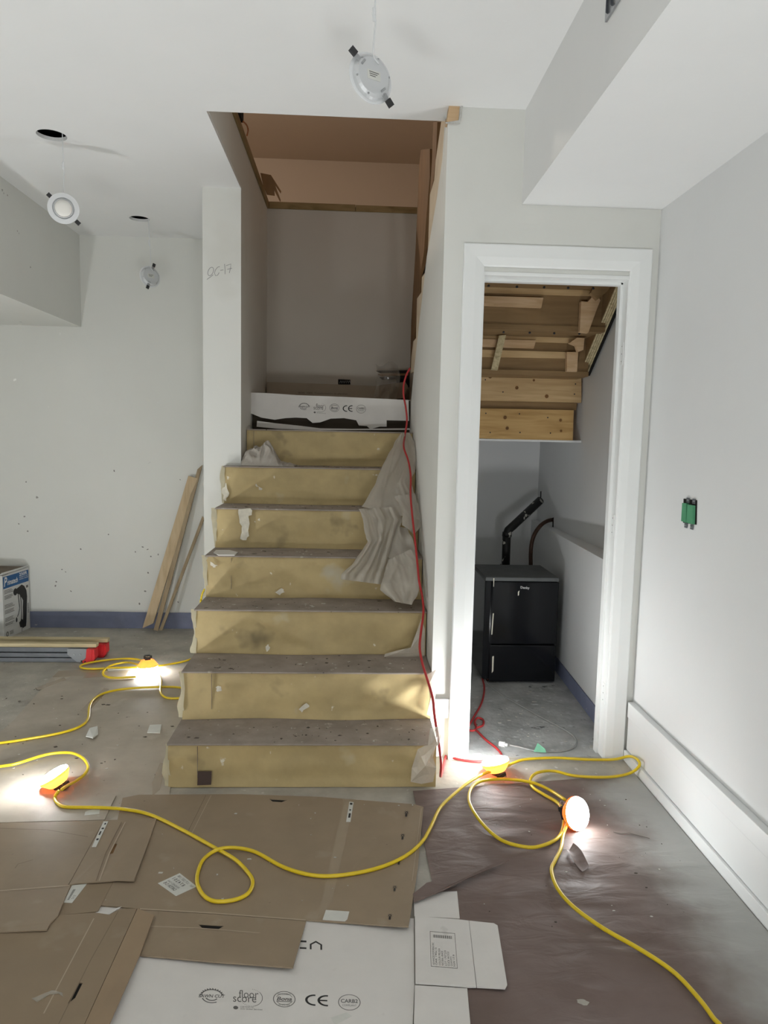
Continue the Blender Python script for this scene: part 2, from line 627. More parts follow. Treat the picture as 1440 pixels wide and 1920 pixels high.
outl = [(XL0, Y0, ZC), (1.32, Y0, ZC), (1.32, 2.995, ZC), (XSL - 0.001, 2.995, ZC), (XSL - 0.001, 4.97, ZC), (XL0, 4.97, ZC)]
struct('ceiling', prism(outl, [circ(x, y, ZC, r) for x, y, r in HOLES], (0, 0, 0.016)), M_CEIL)
struct('ceiling_backing', prism([(p[0], p[1], ZC + 0.075) for p in outl], [], (0, 0, 0.01)), M_DARK)
# bulkheads
struct('ceiling_bulkhead_right', box(0.652, XR + 0.02, Y0, YD, 2.262, ZC), M_CEIL)
struct('ceiling_bulkhead_left', box(XL0, -1.793, Y0, YB, 2.028, ZC), M_WALLB)

# walls
struct('wall_right', box(XR, XR + 0.1, Y0, YD + 0.1, 0, ZC), M_WALLR)
struct('wall_left', box(XL0 - 0.1, XL0, Y0, 4.97, 0, ZC), M_WALLB)
struct('wall_rear', box(XL0, 1.35, Y0 - 0.1, Y0, 0, ZC), M_WALL)
struct('wall_back', box(XL0, -0.795, YB, YB + 0.1, 0, ZC), M_WALLB)
# wall with the closet doorway
DX0, DX1, DZ = 0.500, 1.104, 2.002
doorw = [(0.35, YD, 0), (DX0, YD, 0), (DX0, YD, DZ), (DX1, YD, DZ), (DX1, YD, 0), (XR + 0.02, YD, 0),
         (XR + 0.02, YD, 2.66), (0.36, YD, 2.66), (0.352, YD, 2.552), (0.35, YD, 2.3)]
struct('wall_door', prism(doorw, [], (0, 0.1, 0)), M_WALL)
# stair wall to the closet, its sloping top follows the torn drywall seen in the photo
slope_px = [(838, 236), (829, 300), (819, 372), (809, 430), (800, 482), (793, 545), (786, 605), (780, 660), (776, 695),
            (774, 730), (774, 800)]
sl = [px(x, y, 0, XSR) for x, y in slope_px]
sl[0].y = YD + 0.1
poly = [(XSR, YD + 0.1, 0), (XSR, 4.28, 0), (XSR, 4.28, 1.55)] + \
       [(XSR, p.y, p.z) for p in reversed(sl[1:9])] + [(XSR, YD + 0.1, 2.58)]
struct('wall_stair_right', prism(poly, [], (0.046, 0, 0)), M_WALL)
# pier and stairwell walls
struct('wall_stair_left', box(-0.795, XSL, YCOL, 5.12, 0, ZC + 0.0162), M_WALL)
struct('wall_opening_left', box(-0.795, XSL, 2.995, 5.12, ZC + 0.0162, 2.868), M_WALL)
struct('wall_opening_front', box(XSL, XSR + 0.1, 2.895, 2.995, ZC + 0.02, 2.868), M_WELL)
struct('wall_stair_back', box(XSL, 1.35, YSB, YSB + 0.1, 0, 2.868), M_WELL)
# closet shell: back wall, upper right wall and the foundation ledge
struct('wall_closet_back', box(0.44, 1.35, YB, YB + 0.1, 0, 1.36), M_WALLR)
struct('wall_closet_right', box(1.30, 1.40, YD + 0.1, 5.12, 0, 2.868), M_WALLR)
ledge = [(1.178, YD + 0.1, 0), (1.31, YD + 0.1, 0), (1.31, YB, 0), (1.262, YB, 0)]
struct('wall_closet_ledge', prism(ledge, [], (0, 0, 0.795)), M_WALLR)
# blue base strips
struct('baseboard_back', prism([(XL0, YB - 0.012, 0), (-0.795, YB - 0.012, 0), (-0.795, YB - 0.012, 0.112),
                                (-1.3, YB - 0.012, 0.110), (-1.7, YB - 0.012, 0.114), (-2.2, YB - 0.012, 0.110),
                                (XL0, YB - 0.012, 0.112)], [], (0, 0.012, 0)), M_BLUE)
struct('baseboard_closet', prism([(1.172, 2.97, 0.002), (1.254, YB, 0.002), (1.26, YB, 0.002), (1.178, 2.97, 0.002)], [],
                                 (0, 0, 0.082)), M_BLUE)

# upper floor seen through the opening
struct('floor_upper', join(box(-4.0, -0.60, 0.5, 11, 2.872, 2.90), box(-0.60, 1.4, 0.5, 2.99, 2.872, 2.90),
                           box(-0.60, 1.4, 5.03, 11, 2.872, 2.90)), M_WOODT)
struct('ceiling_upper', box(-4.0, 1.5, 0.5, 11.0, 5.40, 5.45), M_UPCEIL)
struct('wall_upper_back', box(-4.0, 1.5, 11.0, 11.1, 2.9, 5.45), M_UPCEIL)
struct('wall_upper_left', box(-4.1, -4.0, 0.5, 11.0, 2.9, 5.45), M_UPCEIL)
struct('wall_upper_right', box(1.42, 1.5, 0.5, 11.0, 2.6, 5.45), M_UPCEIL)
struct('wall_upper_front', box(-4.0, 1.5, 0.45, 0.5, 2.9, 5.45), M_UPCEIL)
# exposed wooden plates round the opening
struct('trim_1', bbox(XSL - 0.10, XSL + 0.012, 2.995, 5.04, 2.868, 2.912, 0.003), M_WOODT)
struct('trim_2', bbox(XSL + 0.012, 0.0, YSB - 0.012, YSB + 0.09, 2.868, 2.912, 0.003), M_WOODT)
struct('trim_3', bbox(0.002, 0.60, YSB - 0.010, YSB + 0.09, 2.868, 2.910, 0.003), M_WOODT)

# door casing: two legs, head (mitred profile), jamb liner and stop
prof = [(0.0, 0.0), (0.0, 0.010), (0.006, 0.013), (0.036, 0.019), (0.080, 0.021), (0.084, 0.019), (0.084, 0.0)]


def casing(path_in, path_dir):
    """profile swept along a straight run; ends mitred by per-end offset directions"""
    (a, da), (b, db) = path_in
    V, Fc = [], []
    for (p, d) in ((a, da), (b, db)):
        for o, t in prof:
            V.append(Vector(p) + Vector(d) * o + Vector((0, -t, 0)))
    n = len(prof)
    for i in range(n):
        j = (i + 1) % n
        Fc.append((i, j, j + n, i + n))
    Fc.append(tuple(range(n)))
    Fc.append(tuple(range(n, 2 * n)))
    return V, Fc


trim = thing('trim_4', 'white mitred door casing round the closet opening', 'door frame', (0.8, YD, 0), kind='structure')
ci0, ci1, ciz = 0.511, 1.093, 2.020
obj('casing_leg', casing((((ci0, YD, 0), (-1, 0, 0)), ((ci0, YD, ciz), (-1, 0, 1))), None), M_TRIM, trim)
obj('casing_leg', casing((((ci1, YD, 0), (1, 0, 0)), ((ci1, YD, ciz), (1, 0, 1))), None), M_TRIM, trim)
obj('casing_head', casing((((ci0, YD, ciz), (-1, 0, 1)), ((ci1, YD, ciz), (1, 0, 1))), None), M_TRIM, trim)
obj('jamb', bbox(DX0, 0.514, YD - 0.008, YD + 0.105, 0, 2.0, 0.002), M_TRIM, trim)
obj('jamb', bbox(1.090, DX1, YD - 0.008, YD + 0.105, 0, 2.0, 0.002), M_TRIM, trim)
obj('head_jamb', bbox(DX0, DX1, YD - 0.008, YD + 0.105, 1.988, DZ, 0.002), M_TRIM, trim)
obj('door_stop', bbox(1.079, 1.0905, YD + 0.045, YD + 0.08, 0, 1.988, 0.002), M_TRIM, trim)
obj('door_stop', bbox(0.5135, 0.520, YD + 0.045, YD + 0.08, 0, 1.988, 0.002), M_TRIM, trim)
obj('door_stop', bbox(0.514, 1.09, YD + 0.045, YD + 0.08, 1.977, 1.9885, 0.002), M_TRIM, trim)
for z in (0.28, 1.00, 1.70):                       # hinge mortises on the right jamb
    obj('hinge_mortise', join(bbox(1.0885, 1.0905, YD + 0.004, YD + 0.036, z - 0.045, z + 0.045, 0.0008)), M_TRIM, trim)
    for dz in (-0.03, 0.0, 0.03):
        obj('screw_hole', lathe((1.0884, YD + 0.02, z + dz), (-1, 0, 0), [(0.0025, 0), (0.0025, 0.0003)], 8), M_GINK, trim)

# baseboard on the right wall: flat board, shoe band and cap
bb = thing('baseboard_right', 'tall white two-step baseboard along the right wall', 'baseboard', (1.19, 0.5, 0), kind='structure')
obj('board', bbox(1.186, XR, Y0, YD - 0.021, 0.048, 0.252, 0.003), M_BASE, bb)
obj('shoe', bbox(1.176, XR, Y0, YD - 0.021, 0.0, 0.046, 0.003), M_BASE, bb)
obj('cap', bbox(1.182, XR, Y0, YD - 0.021, 0.190, 0.256, 0.003), M_BASE, bb)
struct('baseboard_pier', bbox(0.352, 0.428, YD - 0.014, YD, 0.18, 0.262, 0.003), M_BASE)

# ================================================================== WORK LIGHTS AND CORDS
CORDS = {}


def lens_mat(p):
    return mat('work_light_lens_%d' % round(p * 100), (0.9, 0.9, 0.9), 0.3, emit=((0.96, 0.99, 1.0), LAMP * p))


def work_light(c, n, label, roll=0.0, rad=0.056, power=1.0):
    c = Vector(c)
    a, b, n = basis(n, roll)
    t = thing('work_light', label, 'work light', (c.x, c.y, 0), 'round orange work lights on the yellow cord')
    obj('housing', lathe(c, n, [(0.030, -0.034), (0.036, -0.030), (0.048, -0.014), (rad, -0.004), (rad + 0.0005, 0.004),
                                (rad - 0.002, 0.006)], 40, True, False), M_ORANGE, t, smooth=False)
    obj('lens', lathe(c, n, [(rad - 0.0005, 0.005), (rad - 0.003, 0.012), (rad - 0.016, 0.018), (0.012, 0.021)], 28, True, True),
        lens_mat(power), t)
    k = obj('socket', join(obox(c - n * 0.046, a * 0.015, b * 0.020, n * 0.014),
                           obox(c - n * 0.050 + b * 0.016, a * 0.022, b * 0.007, n * 0.008)), M_BLACKP, t)
    h = [c - n * 0.056 + a * (0.012 * math.cos(q)) + b * (0.02 + 0.02 * math.sin(q)) for q in [i * 0.6 for i in range(8)]]
    obj('hook', tube(h, 0.0016, 6), M_METAL, t)
    return t


L1c = Vector(px(103, 1478, 1, 2.60))
L1c.z = max(L1c.z, 0.05)
L3c = Vector(px(929, 1434, 1, 2.72))
L4c = Vector(px(1080, 1527, 1, 2.31))
L2c = Vector(px(277, 1254, 1, 3.93))
L1c.z, L3c.z, L4c.z, L2c.z = 0.052, 0.046, 0.058, 0.042
work_light(L1c, (-0.50, 0.03, 0.86), 'lit orange work light on cardboard at the left edge, lens facing up left', power=1.0)
work_light(L2c, (0.05, -0.12, -0.99), 'orange work light lying face down near the back wall, left of the stairs', power=0.5)
work_light(L3c, (-0.22, 0.22, 0.95), 'lit orange work light beside the closet door frame', power=0.95)
work_light(L4c, (0.50, -0.76, 0.36), 'lit orange work light on pink paper, lens facing the right baseboard', power=0.15)
# the string runs on behind the camera and out of the frame on the left
work_light((-2.15, 2.3, 0.055), (0.15, 0.45, 0.88), 'orange work light further along the cord, out of the frame at left', power=1.6)
work_light((0.55, -0.55, 0.06), (0.0, 0.25, 0.97), 'orange work light further along the cord, behind the camera at right')


def fill_lamp(x, y, n, label):
    """fill light added out of view, built as a squat flood lamp on a floor frame, tilted up at the ceiling"""
    t = thing('fill_lamp', label, 'fill lamp', (x, y, 0), 'unseen fill lamps added behind the camera')
    a, b, n = basis(n)
    c = Vector((x, y, 0.30))
    for k in (-1, 1):
        obj('foot', tube([(x + 0.17 * k, y - 0.16, 0.012), (x + 0.17 * k, y + 0.16, 0.012)], 0.011, 8), M_YEL, t)
        obj('bracket', tube([(x + 0.17 * k, y, 0.012), (x + 0.19 * k, y, 0.28)], 0.010, 8), M_YEL, t)
    obj('head', obox(c - n * 0.03, a * 0.185, b * 0.15, n * 0.025), M_GREYM, t)
    obj('panel', obox(c, a * 0.18, b * 0.13, n * 0.004), M_FILL, t)
    return t


fill_lamp(-0.9, -0.7, (0.05, 0.30, 0.95), 'added fill lamp tilted at the ceiling, unseen behind the camera at left')
fill_lamp(0.45, -1.0, (-0.05, 0.30, 0.95), 'added fill lamp tilted at the ceiling, unseen behind the camera at right')


def floor_cord(pts, r, z=None, lift=0.0):
    zz = r if z is None else z
    return catmull([px(x, y, 2, zz + (p[0] if p else 0)) for x, y, *p in pts], 6)


YR = 0.0058
zc_ = 0.016      # cord lies over the cartons


def cord_obj(pts, label, z, extra0=(), extra1=(), r=YR, m=None, group='yellow cord of the work lights', name='light_cord'):
    P = [px(x, y, 2, z + (p[0] if p else 0)) for x, y, *p in pts]
    P = [px(x, y, 0, 1.166) if (v.x > 1.166 and y < 1500) else v for v, (x, y, *_) in zip(P, pts)]     # leans on the shoe of the baseboard
    P = [Vector(e) for e in extra0] + P + [Vector(e) for e in extra1]
    o = obj(name, tube(catmull(P, 7), r, 9), m or M_YEL, smooth=True)
    tag(o, label, 'cord', group)
    return o


cord_obj([(-120, 1408), (0, 1393), (43, 1387), (110, 1375), (148, 1363), (165, 1348), (168, 1325), (177, 1310), (200, 1298),
          (240, 1291), (300, 1288), (336, 1289), (349, 1294), (347, 1304), (336, 1309), (312, 1308), (301, 1297), (302, 1275),
          (293, 1258), (285, 1251, 0.02)],
         'yellow cord curving across the left cardboard up to the rear work light', 0.012)
cord_obj([(268, 1249, 0.03), (240, 1242), (210, 1247), (194, 1258), (196, 1267), (215, 1271), (255, 1269)],
         'short yellow cord loop left of the rear work light', 0.012)
cord_obj([(272, 1244, 0.03), (262, 1237), (235, 1235), (190, 1239), (155, 1246), (153, 1252), (175, 1254), (215, 1252), (262, 1251, 0.02)],
         'outer yellow cord loop reaching left of the rear work light', 0.012)
cord_obj([(284, 1250, 0.03), (320, 1245), (352, 1238), (372, 1228), (384, 1212)],
         'yellow cord running from the rear work light behind the staircase', 0.008)
cord_obj([(-140, 1455), (0, 1437), (30, 1432), (75, 1418), (105, 1412), (135, 1412), (156, 1422), (165, 1437), (160, 1450),
          (146, 1462), (128, 1472, 0.015), (116, 1480, 0.03)],
         'yellow cord hooking round to the left work light', 0.018)
cord_obj([(110, 1483, 0.03), (103, 1495), (108, 1506), (125, 1513), (180, 1514), (230, 1517), (280, 1527), (340, 1555), (400, 1588),
          (440, 1611, 0.006), (465, 1636), (474, 1655), (465, 1675), (440, 1687), (405, 1690), (383, 1680), (371, 1660), (370, 1640),
          (379, 1615), (395, 1600), (415, 1591, 0.008), (445, 1590, 0.004), (480, 1598), (530, 1625), (580, 1640), (630, 1642), (700, 1630), (755, 1608),
          (790, 1580), (808, 1550), (825, 1515), (850, 1490), (880, 1466), (905, 1452), (920, 1446, 0.01)],
         'long yellow cord looped once on the central cardboard', 0.0165)
cord_obj([(944, 1440, 0.012), (960, 1432), (985, 1424), (1040, 1421), (1100, 1424), (1150, 1424), (1180, 1418), (1196, 1425), (1198, 1437),
          (1180, 1450), (1140, 1457), (1080, 1455), (1040, 1446), (1010, 1448), (995, 1460), (998, 1475), (1020, 1490), (1045, 1505),
          (1056, 1522), (1056, 1550), (1045, 1572), (1015, 1586), (985, 1588), (940, 1575), (905, 1545), (882, 1510), (880, 1487),
          (890, 1471), (910, 1463), (950, 1461), (1000, 1468, 0.009), (1035, 1484), (1060, 1500, 0.012)],
         'yellow cord looping between the two work lights by the closet', 0.0150)
cord_obj([(1064, 1543, 0.02), (1056, 1565), (1052, 1590), (1041, 1613), (1034, 1632), (1045, 1665), (1075, 1700), (1130, 1740),
          (1200, 1780), (1260, 1820), (1300, 1860), (1335, 1905), (1380, 1980)],
         'yellow cord trailing off the bottom right over pink paper', 0.0150,
         extra1=[(0.75, 0.9, 0.006), (0.6, 0.1, 0.006), (0.55, -0.5, 0.02)])

# ================================================================== STAIRCASE
SX0, SX1 = -0.675, 0.35
NOSE = [(2.61 + 0.24 * k, 0.176 + 0.2 * k) for k in range(7)]       # y, z of each nosing
NN = Vector((0, -0.2, 0.24)).normalized()                            # normal of the nosing plane
NP = Vector((0, 2.61, 0.176))
stair = thing('staircase', 'straight staircase covered in tan kraft paper with grey-brown treads', 'staircase', (-0.16, 2.61, 0))


def fold(u, v, creases, seed):
    d = 0.0
    for (x0, y0, x1, y1, a, wd) in creases:
        ax, ay = x1 - x0, y1 - y0
        ll = ax * ax + ay * ay
        t = max(0, min(1, ((u - x0) * ax + (v - y0) * ay) / ll))
        q = math.hypot(u - x0 - ax * t, (v - y0 - ay * t))
        d += 1.9 * a * math.exp(-(q / wd) ** 2) * (1 - 0.4 * t)
    d += 0.006 * noise.noise(Vector((u * 5, v * 2, seed * 7.3))) + 0.004 * noise.noise(Vector((u * 11 + v * 2, v * 3 - u * 2, seed * 3.1)))
    return d


CRE = [
    [(0.02, 0.9, 0.1, 0.1, 0.004, 0.05), (0.9, 0.95, 0.97, 0.1, 0.008, 0.05)],
    [(0.22, 0.95, 0.08, 0.05, 0.007, 0.06), (0.55, 0.75, 0.62, 0.0, 0.006, 0.07), (0.75, 0.9, 0.7, 0.3, 0.006, 0.05), (0.95, 0.8, 0.8, 0.2, 0.006, 0.05)],
    [(0.25, 0.95, 0.56, 0.05, 0.010, 0.06), (0.22, 0.95, 0.02, 0.1, 0.008, 0.05), (0.97, 0.9, 0.85, 0.2, 0.008, 0.06)],
    [(0.14, 0.9, 0.02, 0.05, 0.008, 0.05), (0.3, 0.95, 0.55, 0.1, 0.006, 0.06)],
    [(0.05, 0.9, 0.12, 0.1, 0.005, 0.05), (0.5, 0.9, 0.35, 0.1, 0.006, 0.08)],
    [(0.12, 0.9, 0.03, 0.1, 0.006, 0.05), (0.4, 0.4, 0.7, 0.2, 0.006, 0.09)],
    [(0.35, 0.15, 0.75, 0.4, 0.009, 0.12), (0.95, 0.9, 0.65, 0.1, 0.006, 0.09)],
]
for k, (y, z) in enumerate(NOSE):
    zb = 0.002 if k == 0 else NOSE[k - 1][1] + 0.001
    x0 = SX0 if k < 6 else XSL + 0.004
    x1 = SX1 - 0.004

    def fr(u, v, k=k, y=y, z=z, zb=zb, x0=x0, x1=x1):
        bul = 0.020 * max(0, 1 - v / 0.28) ** 2 * (0.6 + 0.4 * math.sin(u * 9 + k * 2)) if k else 0.006 * max(0, 1 - v / 0.2)
        dd = fold(u, v, CRE[k], k) * min(1, 4 * (1 - v)) * min(1, 0.3 + 3 * v)
        return Vector((x0 + (x1 - x0) * u, y + 0.006 - bul - max(dd, -0.005), zb + (z - 0.006 - zb) * v))
    rz = obj('riser', grid(fr, 70, 14), M_RISER, stair, smooth=True)
    yb = NOSE[k + 1][0] + 0.012 if k < 6 else 4.30
    tr_ = obj('tread', bbox(x0 - 0.004 if k < 5 else XSL + 0.003, x1 + 0.002, y - 0.004, yb, z - 0.007, z, 0.002), M_TREAD, stair)
    if k == 5:
        obj('tread', bbox(x0 - 0.004, XSL + 0.002, y - 0.004, YCOL - 0.002, z - 0.007, z, 0.002), M_TREAD, stair)
    if k < 6:
        # loose cream paper wrapped over the open left end of the step
        def fe(u, v, k=k, y=y, z=z, zb=zb):
            wv = 0.004 * math.sin(v * 9 + k * 2.1) + 0.003 * noise.noise(Vector((v * 6, k * 3.1, 1)))
            wd = 0.021 + 0.007 * math.sin(v * 5 + k) + 0.006 * noise.noise(Vector((v * 5, k * 2.0, 4)))
            return Vector((SX0 + 0.006 - wd * (1 - u) + wv * 0.4, y + 0.008 - 0.006 * u - 0.010 * (1 - u) * v + wv, zb + (z - zb) * v))
        obj('paper_edge', grid(fe, 4, 16), M_PEDGE, stair, smooth=True)
    # vertical paper joint on the riser
    if k in (0, 1, 3, 6):
        jx = x0 + (x1 - x0) * (0.115 if k else 0.108) if k < 6 else x0 + 0.04
        obj('paper_joint', box(jx, jx + 0.0008, y - 0.004, y + 0.004, zb + 0.04, z - 0.012), M_TREAD, stair)
# solid body under the paper: side cheeks and inner carcass
prof_s = [(2.622, 0.0)]
for k, (y, z) in enumerate(NOSE[:6]):
    prof_s += [(y + 0.012, z - 0.008), (NOSE[k + 1][0] + 0.012, z - 0.008)]
prof_l = prof_s[:-1] + [(YCOL - 0.002, prof_s[-1][1]), (YCOL - 0.002, 0.0)]
prof_r = [(YCOL + 0.002, 0.0), (YCOL + 0.002, prof_s[-1][1]), prof_s[-1], (prof_s[-1][0], 0.0)]
obj('side_cheek', prism([(SX0 + 0.002, a, b) for a, b in prof_l], [], (0.02, 0, 0)), M_SIDE, stair)
pr2 = [(2.622, 0.0), (2.622, 0.168), (2.862, 0.168), (2.862, 0.0)]
obj('side_cheek', prism([(SX1 - 0.006, a, b) for a, b in pr2], [], (-0.02, 0, 0)), M_SIDE, stair)
obj('carcass', prism([(SX0 + 0.03, min(a + 0.02, YCOL - 0.003), b - 0.004 if b > 0 else 0.001) for a, b in prof_l], [], (0.97, 0, 0)), M_SIDE, stair)
obj('carcass', prism([(XSL + 0.01, a, b - 0.004 if b > 0 else 0.001) for a, b in prof_r], [], (0.92, 0, 0)), M_SIDE, stair)
obj('landing', box(XSL + 0.003, 1.295, 4.292, YSB - 0.003, 1.40, 1.572), M_TREAD, stair)
obj('riser', box(XSL + 0.004, SX1 - 0.003, 4.29, 4.30, 1.376, 1.565), mat('riser_void_shade', (0.05, 0.038, 0.026), 0.8), stair)  # near-black colour paints the dark void under the torn carton
# smears and stuck-on bits on the risers
def on_riser(k, pts, m, name, off=0.004, th=0.001):
    y = NOSE[k][0] - off
    if name == 'paint_smear':          # ragged outline
        rs = random.Random(pts[0][0])
        q = []
        for i, (a, b) in enumerate(pts):
            c, d = pts[(i + 1) % len(pts)]
            q += [(a, b)] + [(a + (c - a) * t + rs.uniform(-2.2, 2.2), b + (d - b) * t + rs.uniform(-2.0, 2.0)) for t in (0.3, 0.65)]
        pts = q
    P = [px(x, yy, 1, y) for x, yy in pts]
    return obj(name, prism(P, [], (0, -th, 0)), m, stair)


on_riser(4, [(447, 955), (470, 953), (472, 962), (466, 970), (467, 1005), (462, 1013), (450, 1010), (453, 990), (449, 975)], M_PAINT, 'paint_smear', 0.016)
on_riser(3, [(392, 1052), (408, 1060), (404, 1064), (395, 1060)], M_PAINT, 'paint_smear', 0.012)
on_riser(0, [(371, 1446), (397, 1446), (396, 1471), (370, 1472)], M_BROWNCHIP, 'paper_patch', 0.008, 0.002)
on_riser(2, [(498, 1212), (504, 1208), (505, 1218), (500, 1222)], M_PAINT, 'paint_smear', 0.014)
on_riser(1, [(404, 1289), (414, 1287), (416, 1294), (408, 1297)], M_PAINT, 'paint_smear', 0.014)
on_riser(1, [(560, 1330), (575, 1318), (580, 1325), (566, 1336)], M_PAINT, 'paint_smear', 0.020)
on_riser(3, [(515, 1110), (528, 1103), (535, 1110), (525, 1116)], M_PAINT, 'paint_smear', 0.018)
on_riser(5, [(480, 907), (492, 916), (490, 919), (480, 912)], M_PAINT, 'paint_smear', 0.014)
on_riser(5, [(417, 915), (424, 905), (430, 925), (424, 940), (418, 935)], M_PAINT, 'paint_smear', 0.012)

# ================================================================== STRINGER / UPPER FLIGHT (stair side)
upf = thing('upper_stair_side', 'bare wooden stringer and brown boards of the upper flight above the torn drywall', 'stair stringer', (0.42, 4.0, 1.7))
sx = XSR + 0.004
# beige stringer board with a notched upper edge, standing just behind the drywall
right = [px(x, y, 0, sx) for x, y in [(837, 232), (829, 300), (819, 372), (809, 430), (800, 482), (793, 545), (786, 605), (780, 660), (776, 690)]]
left = [px(x, y, 0, sx) for x, y in [(770, 700), (771, 672), (775, 640), (780, 634), (782, 560), (790, 548), (791, 520), (801, 505), (803, 450),
                                      (806, 365), (814, 338), (817, 300), (819, 232)]]
right[0].y = max(right[0].y, YD + 0.104)
left[-1].y = 3.0
for p in right[1:]:
    p.z -= 0.02
obj('stringer', prism([p for p in right] + left, [], (0.035, 0, 0)), M_STRING, upf)
pan = [px(x, y, 0, 0.40) for x, y in [(789, 281), (806, 279), (806, 330), (800, 400), (795, 470), (788, 520), (784, 570), (775, 640), (770, 690), (766, 690), (779, 470), (786, 310)]]
obj('board', prism(pan, [], (0.03, 0, 0)), M_BROWNB, upf)
pan2 = [px(x, y, 0, 0.395) for x, y in [(812, 229), (820, 229), (817, 300), (812, 340), (806, 365), (810, 300)]]
obj('board', prism(pan2, [], (0.03, 0, 0)), M_BROWNB, upf)
# exposed stud end at the corner under the ceiling, with torn gypsum round it
blk = thing('exposed_stud', 'bare wooden stud end showing through torn drywall at the ceiling corner', 'stud', (0.385, YD, 2.56))
sp_ = [px(x, y, 1, YD - 0.004) for x, y in [(838, 228), (842, 200), (843, 177), (869, 177), (868, 190), (862, 200), (859, 230)]]
obj('stud', prism(sp_, [], (0, 0.05, 0)), M_PINE, blk)
tp = [px(x, y, 1, YD - 0.005) for x, y in [(835, 230), (860, 226), (862, 210), (866, 196), (872, 190), (866, 205), (865, 220), (862, 232), (836, 232)]]
obj('torn_paper', prism(tp, [], (0, -0.003, 0)), M_GYP, blk)
tp = [px(x, y, 1, YD - 0.012) for x, y in [(842, 176), (846, 171), (880, 171), (876, 178), (868, 178)]]
obj('torn_paper', prism(tp, [], (0, -0.002, 0)), M_GYP, blk)

# ================================================================== CLOSET FRAMING
fl = thing('upper_flight_underside', 'bare wooden underside of the upper stair flight inside the closet', 'staircase', (0.85, 3.6, 1.7))
# treads (underside) and risers (back faces), the flight rises towards the camera
TRD = [(1.690, 4.02), (1.890, 3.80), (2.090, 3.575), (2.290, 3.35), (2.490, 3.125)]
for i, (z, yf) in enumerate(TRD):
    yr = yf
    obj('tread', box(0.445, 1.255, max(yf - 0.235, YD + 0.102), yf + 0.01, z, z + 0.025), M_OSB, fl)
    r_ = obj('riser', box(0.445, 1.255, yf - 0.005, yf + 0.012, z - 0.178, z - 0.001), M_OSB, fl)
    if i in (2, 3):
        continue
for (z, yf) in TRD[1:4]:
    obj('nosing_strip', box(0.445, 1.215, yf - 0.014, yf - 0.005, z - 0.028, z - 0.0005), M_SPRUCE2, fl)
# screws seen above the tread lines
for row in ([(916, 536), (969, 538), (1020, 539), (1065, 540), (1112, 541)], [(944, 623), (993, 624), (1039, 625), (1086, 626)]):
    yy = 3.575 - 0.24 if row[0][1] < 600 else 3.80 - 0.24
    for x, y in row:
        p = px(x, y, 1, 3.338 if row[0][1] < 600 else 3.563)
        obj('screw', lathe(p, (0, -1, 0), [(0.006, 0), (0.006, 0.004), (0.003, 0.006)], 8), M_BLACKP, fl)


def pxboard(name, pts, y, th, m, parent):
    return obj(name, prism([px(a, b, 1, y) for a, b in pts], [], (0, th, 0)), m, parent)


pxboard('cleat', [(850, 553), (1019, 558), (1015, 577), (850, 570)], 3.545, 0.02, M_PINE, fl)
pxboard('cleat', [(845, 634), (1005, 638), (1001, 653), (845, 648)], 3.77, 0.02, M_PINE, fl)
pxboard('batten', [(845, 654), (1064, 660), (1062, 672), (845, 668)], 3.785, 0.01, M_SPRUCE2, fl)
pxboard('block', [(1090, 565), (1102, 566), (1116, 551), (1126, 563), (1119, 580), (1103, 624), (1087, 622)], 3.52, 0.03, M_PINE, fl)
pxboard('block', [(1063, 660), (1084, 660), (1082, 697), (1063, 696)], 3.74, 0.03, M_PINE, fl)
pxboard('block', [(1068, 643), (1082, 633), (1096, 634), (1094, 656), (1084, 660), (1080, 648)], 3.70, 0.03, M_PINE, fl)
pxboard('block', [(1108, 549), (1118, 528), (1128, 530), (1150, 528), (1140, 545), (1120, 562)], 3.40, 0.03, M_OSB, fl)
# short plywood off-cut hanging at the left
pxboard('offcut', [(936, 629), (949, 628), (933, 694), (921, 693)], 3.72, 0.02, M_PLYE, fl)
# right-hand stringer: board with its plywood edge towards the room
a0, a1 = px(1158, 528, 0, 1.235), px(1086, 702, 0, 1.235)
d_ = (a1 - a0).normalized()
nrm = Vector((1, 0, 0)).cross(d_).normalized()
if nrm.z < 0:
    nrm = -nrm
a00 = a0 - d_ * 0.5
stv = [a00, a1, a1 + nrm * 0.20, a00 + nrm * 0.20]
obj('stringer', prism(stv, [], (0.045, 0, 0)), M_OSB, fl)
e0 = [a00 - nrm * 0.006, a1 - nrm * 0.006, a1, a00]
for i in range(4):
    obj('ply', prism([p + Vector((0.011 * i, 0, -0.0015 * (i % 2))) for p in e0], [], (0.009, 0, 0)), M_PLYE, fl)
obj('shim_gap', prism([p + Vector((0.046, 0, -0.002)) for p in e0], [], (0.012, 0, 0)), M_DARK, fl)

hd = thing('landing_header', 'two rough lumber boards carrying the stair landing inside the closet', 'lumber', (0.85, 4.0, 1.35))
pxboard('beam', [(812, 696), (1090, 706), (1090, 755), (811, 749)], 3.985, 0.04, M_SPRUCE2, hd)
pxboard('spacer', [(812, 748), (1082, 756), (1080, 769), (812, 764)], 4.005, 0.03, M_OSB, hd)
pxboard('beam', [(812, 764), (1076, 769), (1074, 826), (811, 821)], 3.99, 0.04, M_SPRUCE, hd)
for x, y, rr in [(919, 706, .011), (969, 727, .010), (1001, 713, .007), (1025, 743, .011), (951, 803, .009), (947, 783, .010), (1051, 788, .008), (1052, 808, .007)]:
    p = px(x, y, 1, 3.9848)
    obj('knot', lathe(p, (0, -1, 0), [(rr, 0), (rr, 0.0006)], 10), wood('knot_wood', (0.22, 0.11, 0.04), (0.10, 0.05, 0.02)), hd)
